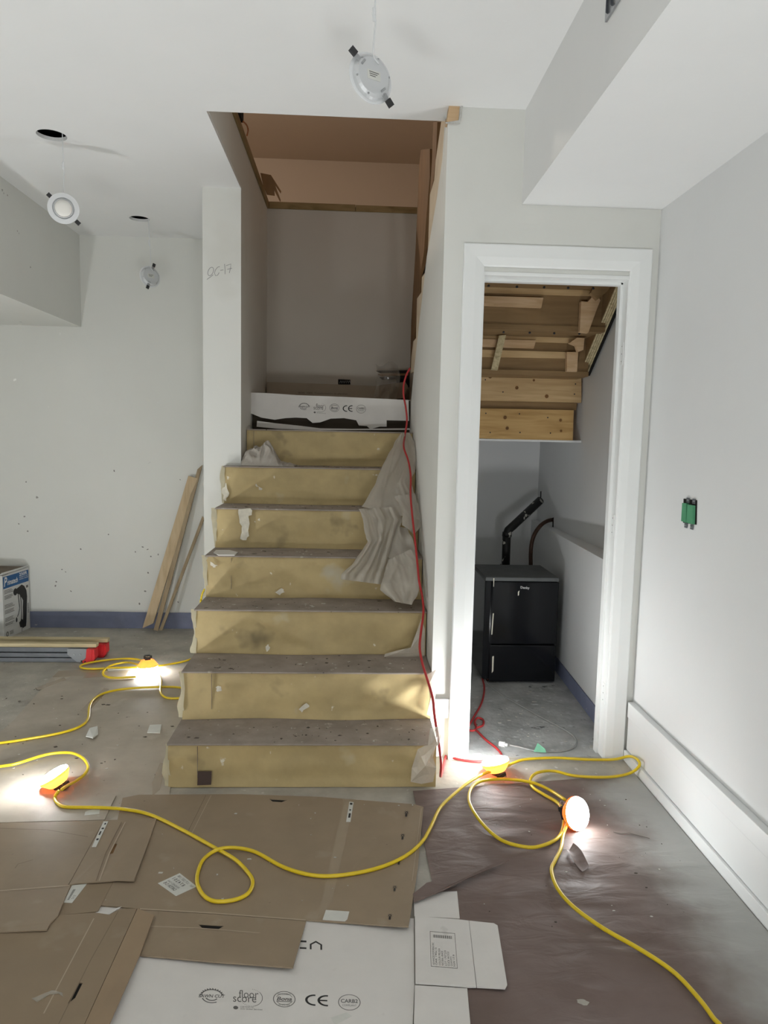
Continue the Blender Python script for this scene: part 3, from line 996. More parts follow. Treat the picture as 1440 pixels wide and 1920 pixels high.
for x, y in [(910, 712), (943, 735), (1035, 703), (1079, 720), (1077, 739), (911, 775), (974, 776), (1027, 783), (919, 811), (975, 811), (1032, 812)]:
    p = px(x, y, 1, 3.9848)
    obj('nail_head', lathe(p, (0, -1, 0), [(0.004, 0), (0.004, 0.0008)], 8), M_BLACKP, hd)
struct('ceiling_closet', box(0.44, 1.30, 3.99, YB, 1.338, 1.350), M_WALLR)

# ================================================================== COMPACT FRIDGE, PIPES
fr_ = thing('compact_fridge', 'glossy black compact appliance standing in the closet under the pipes', 'refrigerator', (0.965, 3.97, 0))
FX0, FX1, FY0, FY1, FZ = 0.780, 1.150, 3.782, 4.18, 0.598
obj('cabinet', bbox(FX0 - 0.035, FX1 - 0.004, FY0 + 0.022, FY1, 0.02, FZ - 0.022, 0.006), M_FRIDGE, fr_)
obj('top_panel', bbox(FX0 - 0.037, FX1, FY0 + 0.004, FY1 + 0.002, FZ - 0.022, FZ, 0.005), M_FRTOP, fr_)
dr = obj('door', bbox(FX0, FX1, FY0, FY0 + 0.022, 0.225, FZ - 0.024, 0.006), M_FRIDGE, fr_)
obj('lower_panel', bbox(FX0, FX1, FY0 + 0.001, FY0 + 0.022, 0.012, 0.219, 0.006), M_FRIDGE, fr_)
obj('brand_lettering', text_vf('Danby', quadmap(px(976, 1105, 1, FY0 - .0008), px(993, 1106, 1, FY0 - .0008), px(993, 1100, 1, FY0 - .0008), px(976, 1099, 1, FY0 - .0008)), True),
    mat('silver_lettering', (0.5, 0.5, 0.5), 0.4), fr_)
for pts in ([(923, 1231), (926, 1230), (925, 1258), (922, 1262)], [(971, 1110), (974, 1107), (973, 1116), (971, 1117)],
            [(924, 1150), (926, 1150), (923, 1190), (921, 1190)], [(925, 1084), (927, 1084), (926, 1100), (925, 1100)]):
    obj('scratch', prism([px(x, y, 1, FY0 - 0.0006) for x, y in pts], [], (0, 0.0003, 0)), M_PAINT, fr_)
for x in (FX0 + 0.0, FX1 - 0.05):
    for y in (FY0 + 0.05, FY1 - 0.05):
        obj('foot', lathe((x + 0.01, y, 0.0016), (0, 0, 1), [(0.014, 0), (0.012, 0.02)], 10), M_BLACKP, fr_)

o = obj('drain_pipe', join(tube([px(948, 1068, 1, 4.45), px(950, 1000, 1, 4.45)], 0.0268, 16),
                           tube([px(950, 1003, 1, 4.45), px(953, 994, 1, 4.45), px(962, 986, 1, 4.46), px(1013, 938, 1, 4.60)], 0.0268, 16),
                           tube([px(947, 1066, 1, 4.45), px(947, 1058, 1, 4.45)], 0.0317, 16),
                           tube([px(950, 1006, 1, 4.45), px(951, 998, 1, 4.45)], 0.0305, 16)), M_ABS, smooth=True)
# continue the pipe down behind the appliance to the floor
tag(o, 'fat black plastic drain pipe bending into the closet wall', 'pipe')
dn = px(948, 1068, 1, 4.45)
o2 = obj('drain_riser', tube([(dn.x, dn.y, 0.0016), (dn.x, dn.y, dn.z + 0.002)], 0.0287, 16), M_ABS, o, base=WLOC[o.name].copy(), smooth=True)
cp = [px(995, 1068, 1, 4.40), px(995, 1040, 1, 4.40), px(997, 1018, 1, 4.40), px(1003, 1000, 1, 4.40), px(1014, 985, 1, 4.42), px(1026, 977, 1, 4.45), px(1038, 974, 1, 4.50)]
cp = [Vector((cp[0].x, cp[0].y, 0.0016)), Vector((cp[0].x, cp[0].y, 0.3))] + cp
o = obj('supply_pipe', tube(catmull(cp, 5), 0.0125, 12), M_COPPER, smooth=True)
tag(o, 'thin brown supply pipe arching into the closet wall above the ledge', 'pipe')
for x, y, s in [(1014, 930, 1), (1037, 980, 1)]:
    p = px(x, y, 0, 1.299)
    o = obj('wall_slot', prism([p + Vector((0, -0.012, -0.03)), p + Vector((0, 0.012, -0.035)), p + Vector((0, 0.016, 0.03)), p + Vector((0, -0.006, 0.035))], [], (0.0008, 0, 0)), M_DARK)
    o['kind'] = 'structure'

# grey appliance cord with plug on the closet floor
gp = [(908, 1272), (918, 1285), (945, 1305), (985, 1328), (1025, 1350), (1055, 1366), (1075, 1380), (1081, 1393), (1070, 1404), (1045, 1409), (1005, 1408), (970, 1400), (955, 1397)]
ap = thing('appliance_cord', 'grey power cord curved on the closet floor with its plug end loose', 'cord', tuple(px(1000, 1390, 2, 0.0)))
obj('cable', tube(catmull([px(x, y, 2, 0.0062) for x, y in gp], 6), 0.0042, 8), M_GCORD, ap, smooth=True)
c0, c1 = px(952, 1397, 2, 0.012), px(936, 1394, 2, 0.012)
obj('plug', tube([c0, c0.lerp(c1, 0.3), c0.lerp(c1, 0.35), c1], [0.006, 0.008, 0.0125, 0.0115], 10), mat('white_plug', (0.6, 0.6, 0.58), 0.5), ap)

# red extension cord: hangs down the stairs, crosses the floor, enters the closet
rc = [(769, 690), (762, 703), (757, 722), (757, 742), (761, 765), (763, 790), (759, 818), (757, 838), (765, 862), (770, 890), (770, 930), (774, 975),
      (779, 1020), (783, 1060), (786, 1090), (792, 1120), (794, 1148), (790, 1180), (787, 1212), (791, 1240), (800, 1270), (811, 1308), (820, 1345)]
P = []
for x, y in rc:
    if y < 800:
        p = px(x, y, 1, 4.0)
        p.x = min(p.x, 0.335)
    else:
        p = pxp(x, y, NP + NN * (0.085 if 825 < y < 1110 else 0.03), NN)
        p.x = min(p.x, 0.342)
    P.append(p)
P += [Vector((0.362, 2.60, 0.12)), Vector((0.372, 2.66, 0.02))]
P += [px(x, y, 2, 0.008) for x, y in [(838, 1412), (850, 1421), (880, 1427), (905, 1428), (925, 1424), (940, 1416), (930, 1402), (912, 1388), (898, 1374), (892, 1366), (905, 1360), (906, 1350), (896, 1346), (890, 1353),
                                      (893, 1366), (884, 1370), (878, 1364), (888, 1345), (903, 1318), (908, 1290), (904, 1270)]]
o = obj('extension_cord', tube(catmull(P, 6), 0.0052, 8), M_WCORD, smooth=True)
tag(o, 'red extension cord running down the right side of the stairs into the closet', 'cord')

# ================================================================== CARTONS AND PAPER ON THE FLOOR
TH = 0.0035


def sheet(name, pts, z, m, parent=None, th=TH, lift=(), holes=(), label=None, cat=None, group=None, top=True):
    """flat sheet cut along photo pixels; z = height of its upper face; lift = {index: extra height}"""
    P = []
    lf = dict(lift)
    for i, (x, y) in enumerate(pts):
        P.append(px(x, y, 2, z + lf.get(i, 0)))
    H = [[px(x, y, 2, z) for x, y in h] for h in holes]
    o = obj(name, prism(P, H, (0, 0, -th)), m, parent)
    if label:
        tag(o, label, cat, group)
    return o


def flatprint(name, parts, m, parent):
    o_ = obj(name, join(*parts), m, parent)
    o_['kind'] = 'stuff'
    return o_


GC = 'flattened brown cartons protecting the floor'
# dusty sheet along the left of the stairs
dusty = sheet('cardboard_sheet', [(-160, 1515), (0, 1373), (28, 1348), (42, 1332), (108, 1258), (190, 1251), (352, 1252), (352, 1300), (330, 1400), (318, 1487),
                                  (330, 1510), (260, 1560), (-160, 1560)], 0.0045, M_CARDD, label='large dusty brown cardboard sheet on the floor left of the stairs', cat='cardboard', group=GC)
sheet('tape_strip', [(66, 1290), (120, 1270), (124, 1274), (72, 1294)], 0.0050, M_TAPE, dusty, 0.0004)
sheet('tape_strip', [(150, 1332), (195, 1290), (205, 1292), (164, 1336)], 0.0050, M_TAPE, dusty, 0.0004)
sheet('tape_strip', [(110, 1258), (190, 1252), (186, 1266), (98, 1270)], 0.0050, M_TAPE, dusty, 0.0004)
sheet('tape_strip', [(160, 1262), (240, 1258), (236, 1267), (156, 1271)], 0.0053, M_TAPE, dusty, 0.0004)
sheet('tape_strip', [(285, 1468), (300, 1430), (310, 1432), (300, 1480), (286, 1492)], 0.0052, M_TAPE, dusty, 0.0004)
# white carton under everything at the bottom
whs = thing('white_carton', 'flattened white flooring carton with printed logos at the bottom of the frame', 'cardboard', tuple(px(500, 1850, 2, 0)))
obj('panel', prism([px(x, y, 2, 0.0045) for x, y in [(150, 2060), (185, 1690), (480, 1700), (776, 1722), (777, 1845), (774, 1920), (770, 2060)]], [], (0, 0, -TH)), M_WCARD, whs)
obj('flap', prism([px(x, y, 2, 0.0100) for x, y in [(778, 1847), (876, 1853), (882, 1920), (892, 2060), (772, 2060), (776, 1920)]], [], (0, 0, -TH)), M_WCARD, whs)
zi = 0.0047
ZW = zi


def logo_row(parent, mk, m=M_GINK):
    """the printed logos; mk(i) gives a mapping of the unit square for logo i"""
    q = mk(0)   # saw blade badge
    teeth = []
    for i in range(13):
        a = R(12 + i * 13)
        a2 = R(12 + i * 13 + 9)
        teeth.append(([q(0.5 + 0.44 * math.cos(a), 0.42 + 0.46 * math.sin(a)), q(0.5 + 0.5 * math.cos(a2), 0.42 + 0.56 * math.sin(a2)),
                       q(0.5 + 0.44 * math.cos(a2 + .06), 0.42 + 0.46 * math.sin(a2 + .06))], [(0, 1, 2)]))
    flatprint('printed_logo', teeth + [ring_vf(q, .5, .42, .44, .46, .09, 10, 170), ring_vf(q, .5, .42, .40, .40, .12, 195, 300),
                                       ring_vf(q, .5, .42, .26, .26, .2, 200, 330), text_vf('SAWN CUT', submap(q, -0.02, 1.02, .36, .56), True, 0.2)], m, parent)
    q = mk(1)
    flatprint('printed_logo', [text_vf('floor', submap(q, .2, .88, .60, .98)), text_vf('score', submap(q, .0, .80, .38, .64)),
                               ring_vf(q, .62, .62, .40, .44, .05, -75, 40), text_vf('CERTIFIED BY', submap(q, .25, .72, .12, .18)),
                               text_vf('SCS Global Services', submap(q, .25, 1.0, .02, .09)), disc_vf(q, .09, .10, .085, .085)]
              + [disc_vf(q, .62 + .38 * math.cos(R(a)), .62 + .42 * math.sin(R(a)), .012, .014, 6) for a in list(range(200, 285, 9)) + list(range(45, 90, 9))], m, parent)
    q = mk(2)
    flatprint('printed_logo', [ring_vf(q, .5, .5, .5, .5, .07), ring_vf(q, .5, .5, .38, .36, .06, 20, 160), ring_vf(q, .5, .5, .38, .36, .06, 200, 340),
                               text_vf('Bona', submap(q, .16, .84, .40, .64), True, 0.25), rect_vf(q, .16, .84, .33, .37),
                               text_vf('FINISHES', submap(q, .26, .74, .10, .2)), text_vf('HIGH DURABILITY', submap(q, .2, .8, .76, .86))], m, parent)
    q = mk(3)
    flatprint('printed_logo', [ring_vf(q, .40, .5, .42, .5, .26, 90, 270), rect_vf(q, .40, .44, .87, 1.0), rect_vf(q, .40, .44, 0.0, .13),
                               ring_vf(q, .95, .5, .42, .5, .26, 90, 270), rect_vf(q, .95, 1.0, .87, 1.0), rect_vf(q, .95, 1.0, 0.0, .13), rect_vf(q, .62, .97, .44, .56)], M_INK, parent)
    q = mk(4)
    flatprint('printed_logo', [ring_vf(q, .5, .5, .5, .5, .07), text_vf('CARB2', submap(q, .12, .88, .46, .70), True), text_vf('COMPLIANT', submap(q, .18, .82, .25, .37))], m, parent)


LQ = [((373, 1881), (421, 1882), (421, 1852), (373, 1851)), ((437, 1893), (492, 1895), (491, 1857), (437, 1855)),
      ((512, 1888), (554, 1889), (554, 1859), (512, 1858)), ((573, 1885), (615, 1887), (615, 1866), (573, 1864)),
      ((634, 1894), (676, 1895), (676, 1865), (634, 1864))]
logo_row(whs, lambda i: pxq(ZW, *LQ[i]))
q = pxq(ZW, (562, 1779), (604, 1781), (604, 1765), (562, 1763))
flatprint('printed_logo', [rect_vf(q, 0, .3, .78, 1), rect_vf(q, 0, .3, 0, .2),
                           ([q(.45, 0), q(.53, 0), q(.53, .55), q(.72, .82), q(.92, .55), q(.92, 0), q(1, 0), q(1, .62), q(.72, 1.03), q(.45, .62)],
                            [(0, 1, 2, 9), (9, 2, 3, 8), (8, 3, 4, 7), (7, 4, 5, 6)])], M_INK, whs)
for pts in ([(620, 1908), (650, 1898), (660, 1905), (628, 1922)],):
    sheet('torn_spot', pts, 0.0049, M_LABEL, whs, 0.0003)

# white side flap with the barcode panel
wf = thing('white_carton_flap', 'white carton side panel printed with a barcode table, beside the pink paper', 'cardboard', tuple(px(860, 1780, 2, 0)))
obj('panel', prism([px(x, y, 2, 0.0120) for x, y in [(778, 1718), (800, 1719), (862, 1724), (879, 1726), (893, 1850), (880, 1850), (779, 1843)]], [], (0, 0, -TH)), M_WCARD, wf)
obj('end_flap', prism([px(x, y, 2, 0.0120 + d) for x, y, d in [(879.6, 1726, 0), (926, 1731, .004), (933, 1735, .004), (951, 1846, .003), (947, 1853, .003), (894, 1850, 0)]], [], (0, 0, -TH)), M_WCARD, wf)
obj('side_flap', prism([px(x, y, 2, 0.0075) for x, y in [(776, 1690), (830, 1672), (857, 1671), (862, 1722), (777, 1718)]], [], (0, 0, -TH)), M_WCARD, wf)
q = pxq(0.0123, (808, 1812), (858, 1816), (853, 1750), (806, 1746))
lines = []
for i, (u, h) in enumerate([(.10, .62), (.20, .48), (.33, .47), (.44, .40), (.56, .42), (.67, .40), (.78, .27), (.88, .32)]):
    s = ['ADVANCED FLOORING INC', 'OAK 190x15', 'COLOUR MELISSA', 'NATURAL GRADE', 'LOT 1707220', 'CLICK WOOD', 'QUANTITY', 'NW 17.9'][i]
    lines.append(text_vf(s, (lambda u0: (lambda a, b: q(u0 + .075 * (1 - b) - .03, .05 + h * a)))(u)))
bars = []
for i in range(26):
    a = .12 + i * .029
    bars.append(rect_vf(q, a, a + (.018 if i % 3 else .008), .82, .91))
flatprint('printed_table', [rect_vf(q, 0, .015, 0, 1), rect_vf(q, .985, 1, 0, 1), rect_vf(q, 0, 1, 0, .012), rect_vf(q, 0, 1, .988, 1)] + lines + bars, M_GINK, wf)

# main brown sheet in front of the stairs
mainc = thing('cardboard_sheet', 'large flattened brown carton in front of the stairs with a row of small black marks', 'cardboard', tuple(px(520, 1600, 2, 0)), GC)
ZA = 0.0090
obj('panel', prism([px(x, y, 2, ZA + d) for x, y, d in [(230, 1496, 0), (260, 1490, 0), (450, 1489, 0), (600, 1494, 0), (778, 1508, 0), (794, 1513, .002), (783, 1630, .004), (772, 1700, .008), (766, 1737, .012),
                                                     (740, 1736, .010), (668, 1731, .004), (575, 1725, 0), (400, 1713, 0), (288, 1706, 0), (186, 1697, 0), (205, 1600, 0)]],
                   [[px(x, y, 2, ZA) for x, y in [(505, 1498), (539, 1500), (528, 1504), (511, 1503)]]], (0, 0, -TH)), M_CARD, mainc)
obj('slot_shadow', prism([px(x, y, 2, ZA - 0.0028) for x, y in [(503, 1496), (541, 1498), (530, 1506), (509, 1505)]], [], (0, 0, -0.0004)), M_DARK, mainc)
slot = [(372, 1733), (420, 1736), (410, 1742), (379, 1740)]
obj('flap', prism([px(x, y, 2, ZA + d) for x, y, d in [(262, 1706, 0), (400, 1714, 0), (574, 1727, 0), (549, 1814, .010), (400, 1803, .006), (255, 1790, .002)]],
                  [[px(x, y, 2, ZA) for x, y in slot]], (0, 0, -TH)), M_CARD, mainc)
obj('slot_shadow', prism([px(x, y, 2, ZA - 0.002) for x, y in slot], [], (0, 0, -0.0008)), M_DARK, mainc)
sheet('tape_strip', [(645, 1500), (664, 1502), (616, 1722), (596, 1720)], ZA + 0.0006, M_TAPE, mainc, 0.0004)
sheet('label', [(655, 1503), (663, 1504), (657, 1541), (649, 1541)], ZA + 0.0011, M_LABEL, mainc, 0.0004)
sheet('label', [(605, 1724), (650, 1728), (655, 1709), (611, 1706)], ZA + 0.0030, M_LABEL, mainc, 0.002)
lab = sheet('label', [(296, 1656), (337, 1637), (369, 1662), (330, 1680)], ZA + 0.0006, M_LABEL, mainc, 0.0005)
q = pxq(ZA + 0.0009, (330, 1680), (296, 1656), (337, 1637), (369, 1662))
flatprint('printed_text', [text_vf('8 7 4 2 0 1', submap(q, .30, .9, .55, .72), True), text_vf('FINISHED OAK', submap(q, .30, .92, .34, .44)), text_vf('CARTON 12 45', submap(q, .28, .9, .14, .3), True),
                           text_vf('LOT 2207 1188', submap(q, .3, .9, .8, .92)), text_vf('PALLET', submap(q, .06, .2, .8, .9))], M_GINK, mainc)
q = pxq(ZA + 0.0013, (649, 1541), (657, 1541), (663, 1504), (655, 1503))
flatprint('printed_text', [rect_vf(q, .3, .8, .2, .42), rect_vf(q, .3, .7, .55, .62), rect_vf(q, .2, .8, .85, .95)], M_INK, mainc)
for (x, y) in [(762, 1525), (755, 1568), (748, 1615), (740, 1665), (731, 1718)]:
    zz = ZA + 0.0045 + 0.0075 * max(0, (y - 1630) / 110)
    q = pxq(zz, (x - 6, y + 6), (x + 5, y + 6), (x + 6, y - 6), (x - 5, y - 6))
    legs = []
    for a in (25, 60, 120, 155, 200, 340):
        c, s = math.cos(R(a)), math.sin(R(a))
        legs.append(([q(.5 + .2 * c - .04 * s, .62 + .2 * s + .04 * c), q(.5 + .52 * c, .62 + .42 * s), q(.5 + .2 * c + .04 * s, .62 + .2 * s - .04 * c)], [(0, 1, 2)]))
    flatprint('printed_mark', [ring_vf(q, .5, .62, .2, .2, .4, seg=16), rect_vf(q, .33, .67, 0.0, .42)] + legs, M_INK, mainc)

M_CREASE = mat('cardboard_crease', (0.19, 0.14, 0.095), 0.7)
M_CREASEL = mat('cardboard_crease_pale', (0.40, 0.32, 0.235), 0.6)


def crease(pts, z, parent, m=None, wd=0.0022):
    return obj('crease', ribbon([px(x, y, 2, z) for x, y in pts], wd, (0, 0, 1)), m or M_CREASE, parent)


crease([(386, 1491), (372, 1520), (352, 1560)], ZA + 0.0004, mainc)
crease([(396, 1491), (380, 1522), (360, 1562)], ZA + 0.0004, mainc, M_CREASEL)
crease([(262, 1704), (400, 1712), (573, 1725)], ZA + 0.0006, mainc, M_CREASEL, 0.005)
crease([(270, 1736), (372, 1740), (560, 1755)], ZA + 0.0012, mainc, M_CREASEL, 0.003)
crease([(790, 1516), (768, 1690)], ZA + 0.0052, mainc, M_CREASEL, 0.002)
# left cartons
lc = thing('cardboard_sheet', 'flattened brown carton at the left edge with a slotted flap lying over the central sheet', 'cardboard', tuple(px(100, 1600, 2, 0)), GC)
ZB = 0.0135
slot2 = [(213, 1581), (220, 1582), (212, 1600), (204, 1602)]
obj('panel', prism([px(x, y, 2, ZB) for x, y in [(-160, 1549), (0, 1543), (195, 1538), (128, 1659), (60, 1666), (0, 1669), (-160, 1678)]], [], (0, 0, -TH)), M_CARD, lc)
obj('end_flap', prism([px(x, y, 2, ZB + d) for x, y, d in [(195.8, 1538, 0), (294, 1534, .002), (275, 1588, .004), (251, 1651, .006), (220, 1650, .004), (188, 1653, .003), (140, 1656, .001), (129, 1659, 0)]],
                      [[px(x, y, 2, ZB) for x, y in slot2]], (0, 0, -TH)), M_CARD, lc)
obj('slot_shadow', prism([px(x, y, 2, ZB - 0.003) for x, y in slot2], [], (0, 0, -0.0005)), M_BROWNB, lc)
obj('lower_flap', prism([px(x, y, 2, ZB + d) for x, y, d in [(-160, 1679, 0), (0, 1670, 0), (132, 1660, 0), (108, 1717, .004), (95, 1730, .005), (88, 1743, .006), (0, 1747, .004), (-160, 1752, .004)]], [], (0, 0, -TH)), M_CARD, lc)
sheet('label', [(172, 1588), (194, 1540), (203, 1540), (180, 1588)], ZB + 0.0015, M_LABEL, lc, 0.0008)
q = pxq(ZB + 0.0018, (172, 1588), (180, 1588), (203, 1540), (194, 1540))
flatprint('printed_text', [rect_vf(q, .25, .75, .25, .32), rect_vf(q, .25, .6, .45, .6), rect_vf(q, .3, .8, .68, .74), disc_vf(q, .6, .9, .18, .04, 10)], M_INK, lc)
crease([(235, 1541), (205, 1600), (186, 1651)], ZB + 0.0032, lc, M_CREASEL, 0.004)
crease([(228, 1541), (198, 1600), (180, 1652)], ZB + 0.0030, lc)
crease([(-100, 1676), (0, 1670), (131, 1660)], ZB + 0.0006, lc, M_CREASEL, 0.005)
crease([(0, 1553), (90, 1556), (165, 1569)], ZB + 0.0004, lc)
crease([(28, 1628), (34, 1620), (62, 1612)], ZB + 0.0004, lc)
up_ = sheet('cardboard_sheet', [(-160, 1500), (0, 1490), (90, 1488), (202, 1486), (212, 1487), (218, 1491), (210, 1506), (196, 1537), (0, 1542), (-160, 1548)], 0.0100, M_CARDD,
            label='narrow brown carton strip under the left work light', cat='cardboard', group=GC)
sheet('label', [(160, 1522), (188, 1512), (186, 1526), (158, 1529)], 0.0106, M_LABEL, up_, 0.0004)
und = sheet('cardboard_piece', [(165, 1655), (214, 1650), (183, 1709), (100, 1717), (128, 1660)], 0.0100, M_CARD2, label='small brown cardboard piece with a barcode sticker at left', cat='cardboard', group=GC)
sheet('label', [(119, 1692), (135, 1660), (163, 1657), (135, 1693)], 0.0106, M_LABEL, und, 0.0004)
q = pxq(0.0108, (119, 1692), (135, 1693), (163, 1657), (135, 1660))
flatprint('printed_text', [rect_vf(q, .25, .45, .15 + .05 * i, .18 + .05 * i) for i in range(12)] + [text_vf('5512', submap(q, .6, .85, .2, .4))], M_GINK, und)
bl = thing('cardboard_sheet', 'flattened brown carton in the bottom left corner with a pale folded edge', 'cardboard', tuple(px(80, 1850, 2, 0)), GC)
ZG = 0.0130
slot3 = [(148, 1842), (155, 1843), (141, 1871), (127, 1882)]
obj('panel', prism([px(x, y, 2, ZG) for x, y in [(-160, 1751), (0, 1745), (90, 1741), (107, 1716), (180, 1711), (205, 1715), (225, 1704), (257, 1703), (158, 1920), (88, 2070), (-160, 2070)]],
                   [[px(x, y, 2, ZG) for x, y in slot3]], (0, 0, -TH)), M_CARD2, bl)
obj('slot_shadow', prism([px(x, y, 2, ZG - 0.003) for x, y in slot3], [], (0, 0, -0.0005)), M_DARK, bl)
obj('folded_edge', prism([px(x, y, 2, ZG + d) for x, y, d in [(258, 1703, 0), (289, 1716, .006), (262, 1790, .007), (205, 1920, .008), (150, 2070, .008), (90, 2070, 0), (159, 1920, 0)]], [], (0, 0, -TH)), M_CARDL, bl)
sheet('white_gap', [(178, 1711), (228, 1700), (222, 1704), (206, 1714), (186, 1716)], 0.0100, M_WCARD, bl, 0.0004)
crease([(176, 1722), (140, 1790), (82, 1900)], ZG + 0.0004, bl, M_CREASEL, 0.003)
crease([(222, 1708), (170, 1800), (110, 1920)], ZG + 0.0004, bl)
tp_ = sheet('tape_shred', [(60, 1872), (80, 1864), (98, 1856), (117, 1861), (118, 1868), (110, 1862), (92, 1864), (70, 1878)], ZG + 0.0025, mat('clear_tape', (0.5, 0.45, 0.38), 0.15, spec=0.6, alpha=0.5), bl, 0.0015)

# pink rosin paper
rp0 = [px(778, 1487, 2, 0), px(1180, 1455, 2, 0)]


def fros(u, v):
    x = 0.255 + (1.172 - 0.255) * u + (1 - v) * 0.03 * (1 - u)
    ytop = 2.575 + 0.13 * u
    y = 1.0 + (ytop - 1.0) * v
    p = Vector((x * 3.0 + y, y * 10.0, 0))
    h = noise.noise(p) * 0.5 + 0.5 * noise.noise(Vector((x * 5 + y * 3, y * 14, 3)))
    h2 = noise.noise(Vector((x * 10 + y * 4, y * 30, 9)))
    edge = min(1, u * 12) * min(1, (1 - u) * 8) * min(1, (1 - v) * 14)
    soft = 0.35 + 0.65 * max(0, min(1, (x - 0.46) / 0.12))
    return Vector((x, y, 0.0045 + edge * soft * (0.0085 * h + 0.0022 * h2)))


o = obj('rosin_paper', grid(fros, 110, 170), M_ROSIN, smooth=True)
tag(o, 'wrinkled pink-brown rosin paper covering the floor along the right wall', 'paper')
# its torn folded strip
st = [(776, 1692), (774, 1676), (793, 1661), (800, 1655), (860, 1640), (930, 1617), (954, 1613), (930, 1624), (880, 1645), (830, 1670)]
o = obj('paper_fold', prism([px(x, y, 2, 0.0165 + d) for (x, y), d in zip(st, (0, 0, 0, 0, 0, 0, -.004, .004, .006, .004))], [], (0, 0, -0.0012)), M_ROSIN)
tag(o, 'folded-back strip of pink-brown paper pointing right beside the central carton', 'paper')
# bare floor patch between carton and paper with pale dust
# curled scrap near the right work light
def fcurl(u, v):
    a = px(1068, 1598, 2, 0.0).lerp(px(1098, 1634, 2, 0.0), u)
    wv = Vector((0.040, 0.030, 0)) * (v - 0.5)
    return a + wv * (0.7 + .3 * math.sin(u * 3)) + Vector((0, 0, 0.009 + 0.030 * (abs(v - 0.35) ** 1.3) * (1 - 0.7 * u) + 0.004 * math.sin(5 * u)))


o = obj('paper_scrap', grid(fcurl, 10, 8), M_ROSIN, smooth=True)
tag(o, 'curled torn scrap of brown paper below the right work light', 'paper scrap')
tear = [px(x, y, 2, 0.0088) for x, y in [(1150, 1560), (1165, 1563), (1180, 1562), (1218, 1572)]]
o = obj('paper_tear', ribbon(tear, 0.004, (0, 0, 1)), M_DIRT)
tag(o, 'thin dark tear line in the pink paper near the baseboard', 'tear')


# ================================================================== LOOSE THINGS ON THE STAIRS
# crumpled rag on the sixth step
def frag(u, v):
    x = -0.588 + 0.285 * u
    y = 3.832 + 0.195 * v
    prof_ = [0.045, .075, .092, .100, .108, .100, .104, .128, .138, .118, .085, .048, .026, .022, .018, .020, .012, .006]
    i = u * (len(prof_) - 1)
    a = int(min(i, len(prof_) - 2))
    h = prof_[a] + (prof_[a + 1] - prof_[a]) * (i - a)
    f = (1 - abs(2 * v - 1) ** 3.2)
    # long curved folds: ridged noise stretched along a swirl
    q = Vector((x + 0.48, y - 3.90, 0))
    rad = q.length
    ang = math.atan2(q.y, q.x)
    r1 = 1 - abs(noise.noise(Vector((rad * 34 + ang * 0.8, ang * 1.4, 2.3)))) * 2.4
    r2 = 1 - abs(noise.noise(Vector((x * 40 - y * 18, y * 16 + x * 8, 5)))) * 2.0
    hh = h * f * (0.80 + 0.15 * r1 + 0.10 * r2)
    return Vector((x + 0.010 * noise.noise(Vector((y * 30, x * 20, 1))), y - 0.02 * f * r1 * (1 - v), 1.1775 + max(0.0, hh)))


o = obj('rag', grid(frag, 110, 70), M_RAG, smooth=True)
tag(o, 'crumpled grey cloth rag lying on a stair tread against the pier', 'rag')


def drape(rowsL, rowsR, off, nu, nv, amp, freq, seed, ph=0.0):
    """sheet hanging over the steps between two pixel edges; every point sits in front of the nosing plane"""
    def edge(rows, v):
        i = v * (len(rows) - 1)
        a = int(min(i, len(rows) - 2))
        t = i - a
        return (rows[a][0] + (rows[a + 1][0] - rows[a][0]) * t, rows[a][1] + (rows[a + 1][1] - rows[a][1]) * t)

    def fn(u, v):
        l, r_ = edge(rowsL, v), edge(rowsR, v)
        x, y = l[0] + (r_[0] - l[0]) * u, l[1] + (r_[1] - l[1]) * u
        s = math.sin(u * freq + ph + 1.5 * noise.noise(Vector((u * 2, v * 2, seed))))
        d = off + amp * (abs(s) ** 0.6 * (1 if s > 0 else -1)) * (0.5 + 0.6 * v) + 0.014 * noise.noise(Vector((u * 3 + v, v * 3, seed + 4))) + 0.007 * (1 - 2 * abs(noise.noise(Vector((u * 7 - v * 3, v * 3.5, seed + 9)))))
        x += 2.5 * noise.noise(Vector((u * 3, v * 9, seed))) * (1 if u in (0, 1) else 0)
        p = pxp(x, y, NP + NN * max(d, 0.008), NN)
        p.x = min(p.x, 0.343)
        return p
    return grid(fn, nu, nv)


pl_ = thing('plastic_sheet', 'crumpled translucent plastic sheet draped down the right side of the stairs', 'plastic sheet', (0.25, 3.6, 1.0))
obj('upper_drape', drape([(752, 812), (742, 826), (732, 845), (718, 872), (706, 900), (694, 925), (678, 950)],
                         [(768, 812), (782, 838), (784, 858), (776, 885), (770, 905), (778, 930), (787, 975)], 0.035, 40, 40, 0.014, 9, 1.0), M_PLASTIC, pl_, smooth=True)
obj('corner_drape', drape([(740, 930), (748, 950), (755, 965), (753, 984), (765, 992)],
                          [(778, 925), (784, 945), (788, 968), (789, 988), (776, 1002)], 0.05, 14, 20, 0.010, 5, 2.0), M_PLASTIC, pl_, smooth=True)
obj('lower_drape', drape([(672, 954), (680, 972), (684, 1000), (690, 1015), (680, 1030), (660, 1058), (640, 1076), (639, 1086)],
                         [(745, 950), (756, 975), (748, 990), (740, 1010), (735, 1030), (728, 1055), (722, 1075), (716, 1096)], 0.040, 60, 50, 0.022, 17, 3.0), M_PLASTIC, pl_, smooth=True)
obj('tail', drape([(728, 1050), (722, 1070), (716, 1090), (712, 1106), (740, 1128)],
                  [(770, 1030), (784, 1055), (786, 1080), (785, 1110), (772, 1134)], 0.045, 30, 30, 0.016, 8, 4.0), M_PLASTIC, pl_, smooth=True)
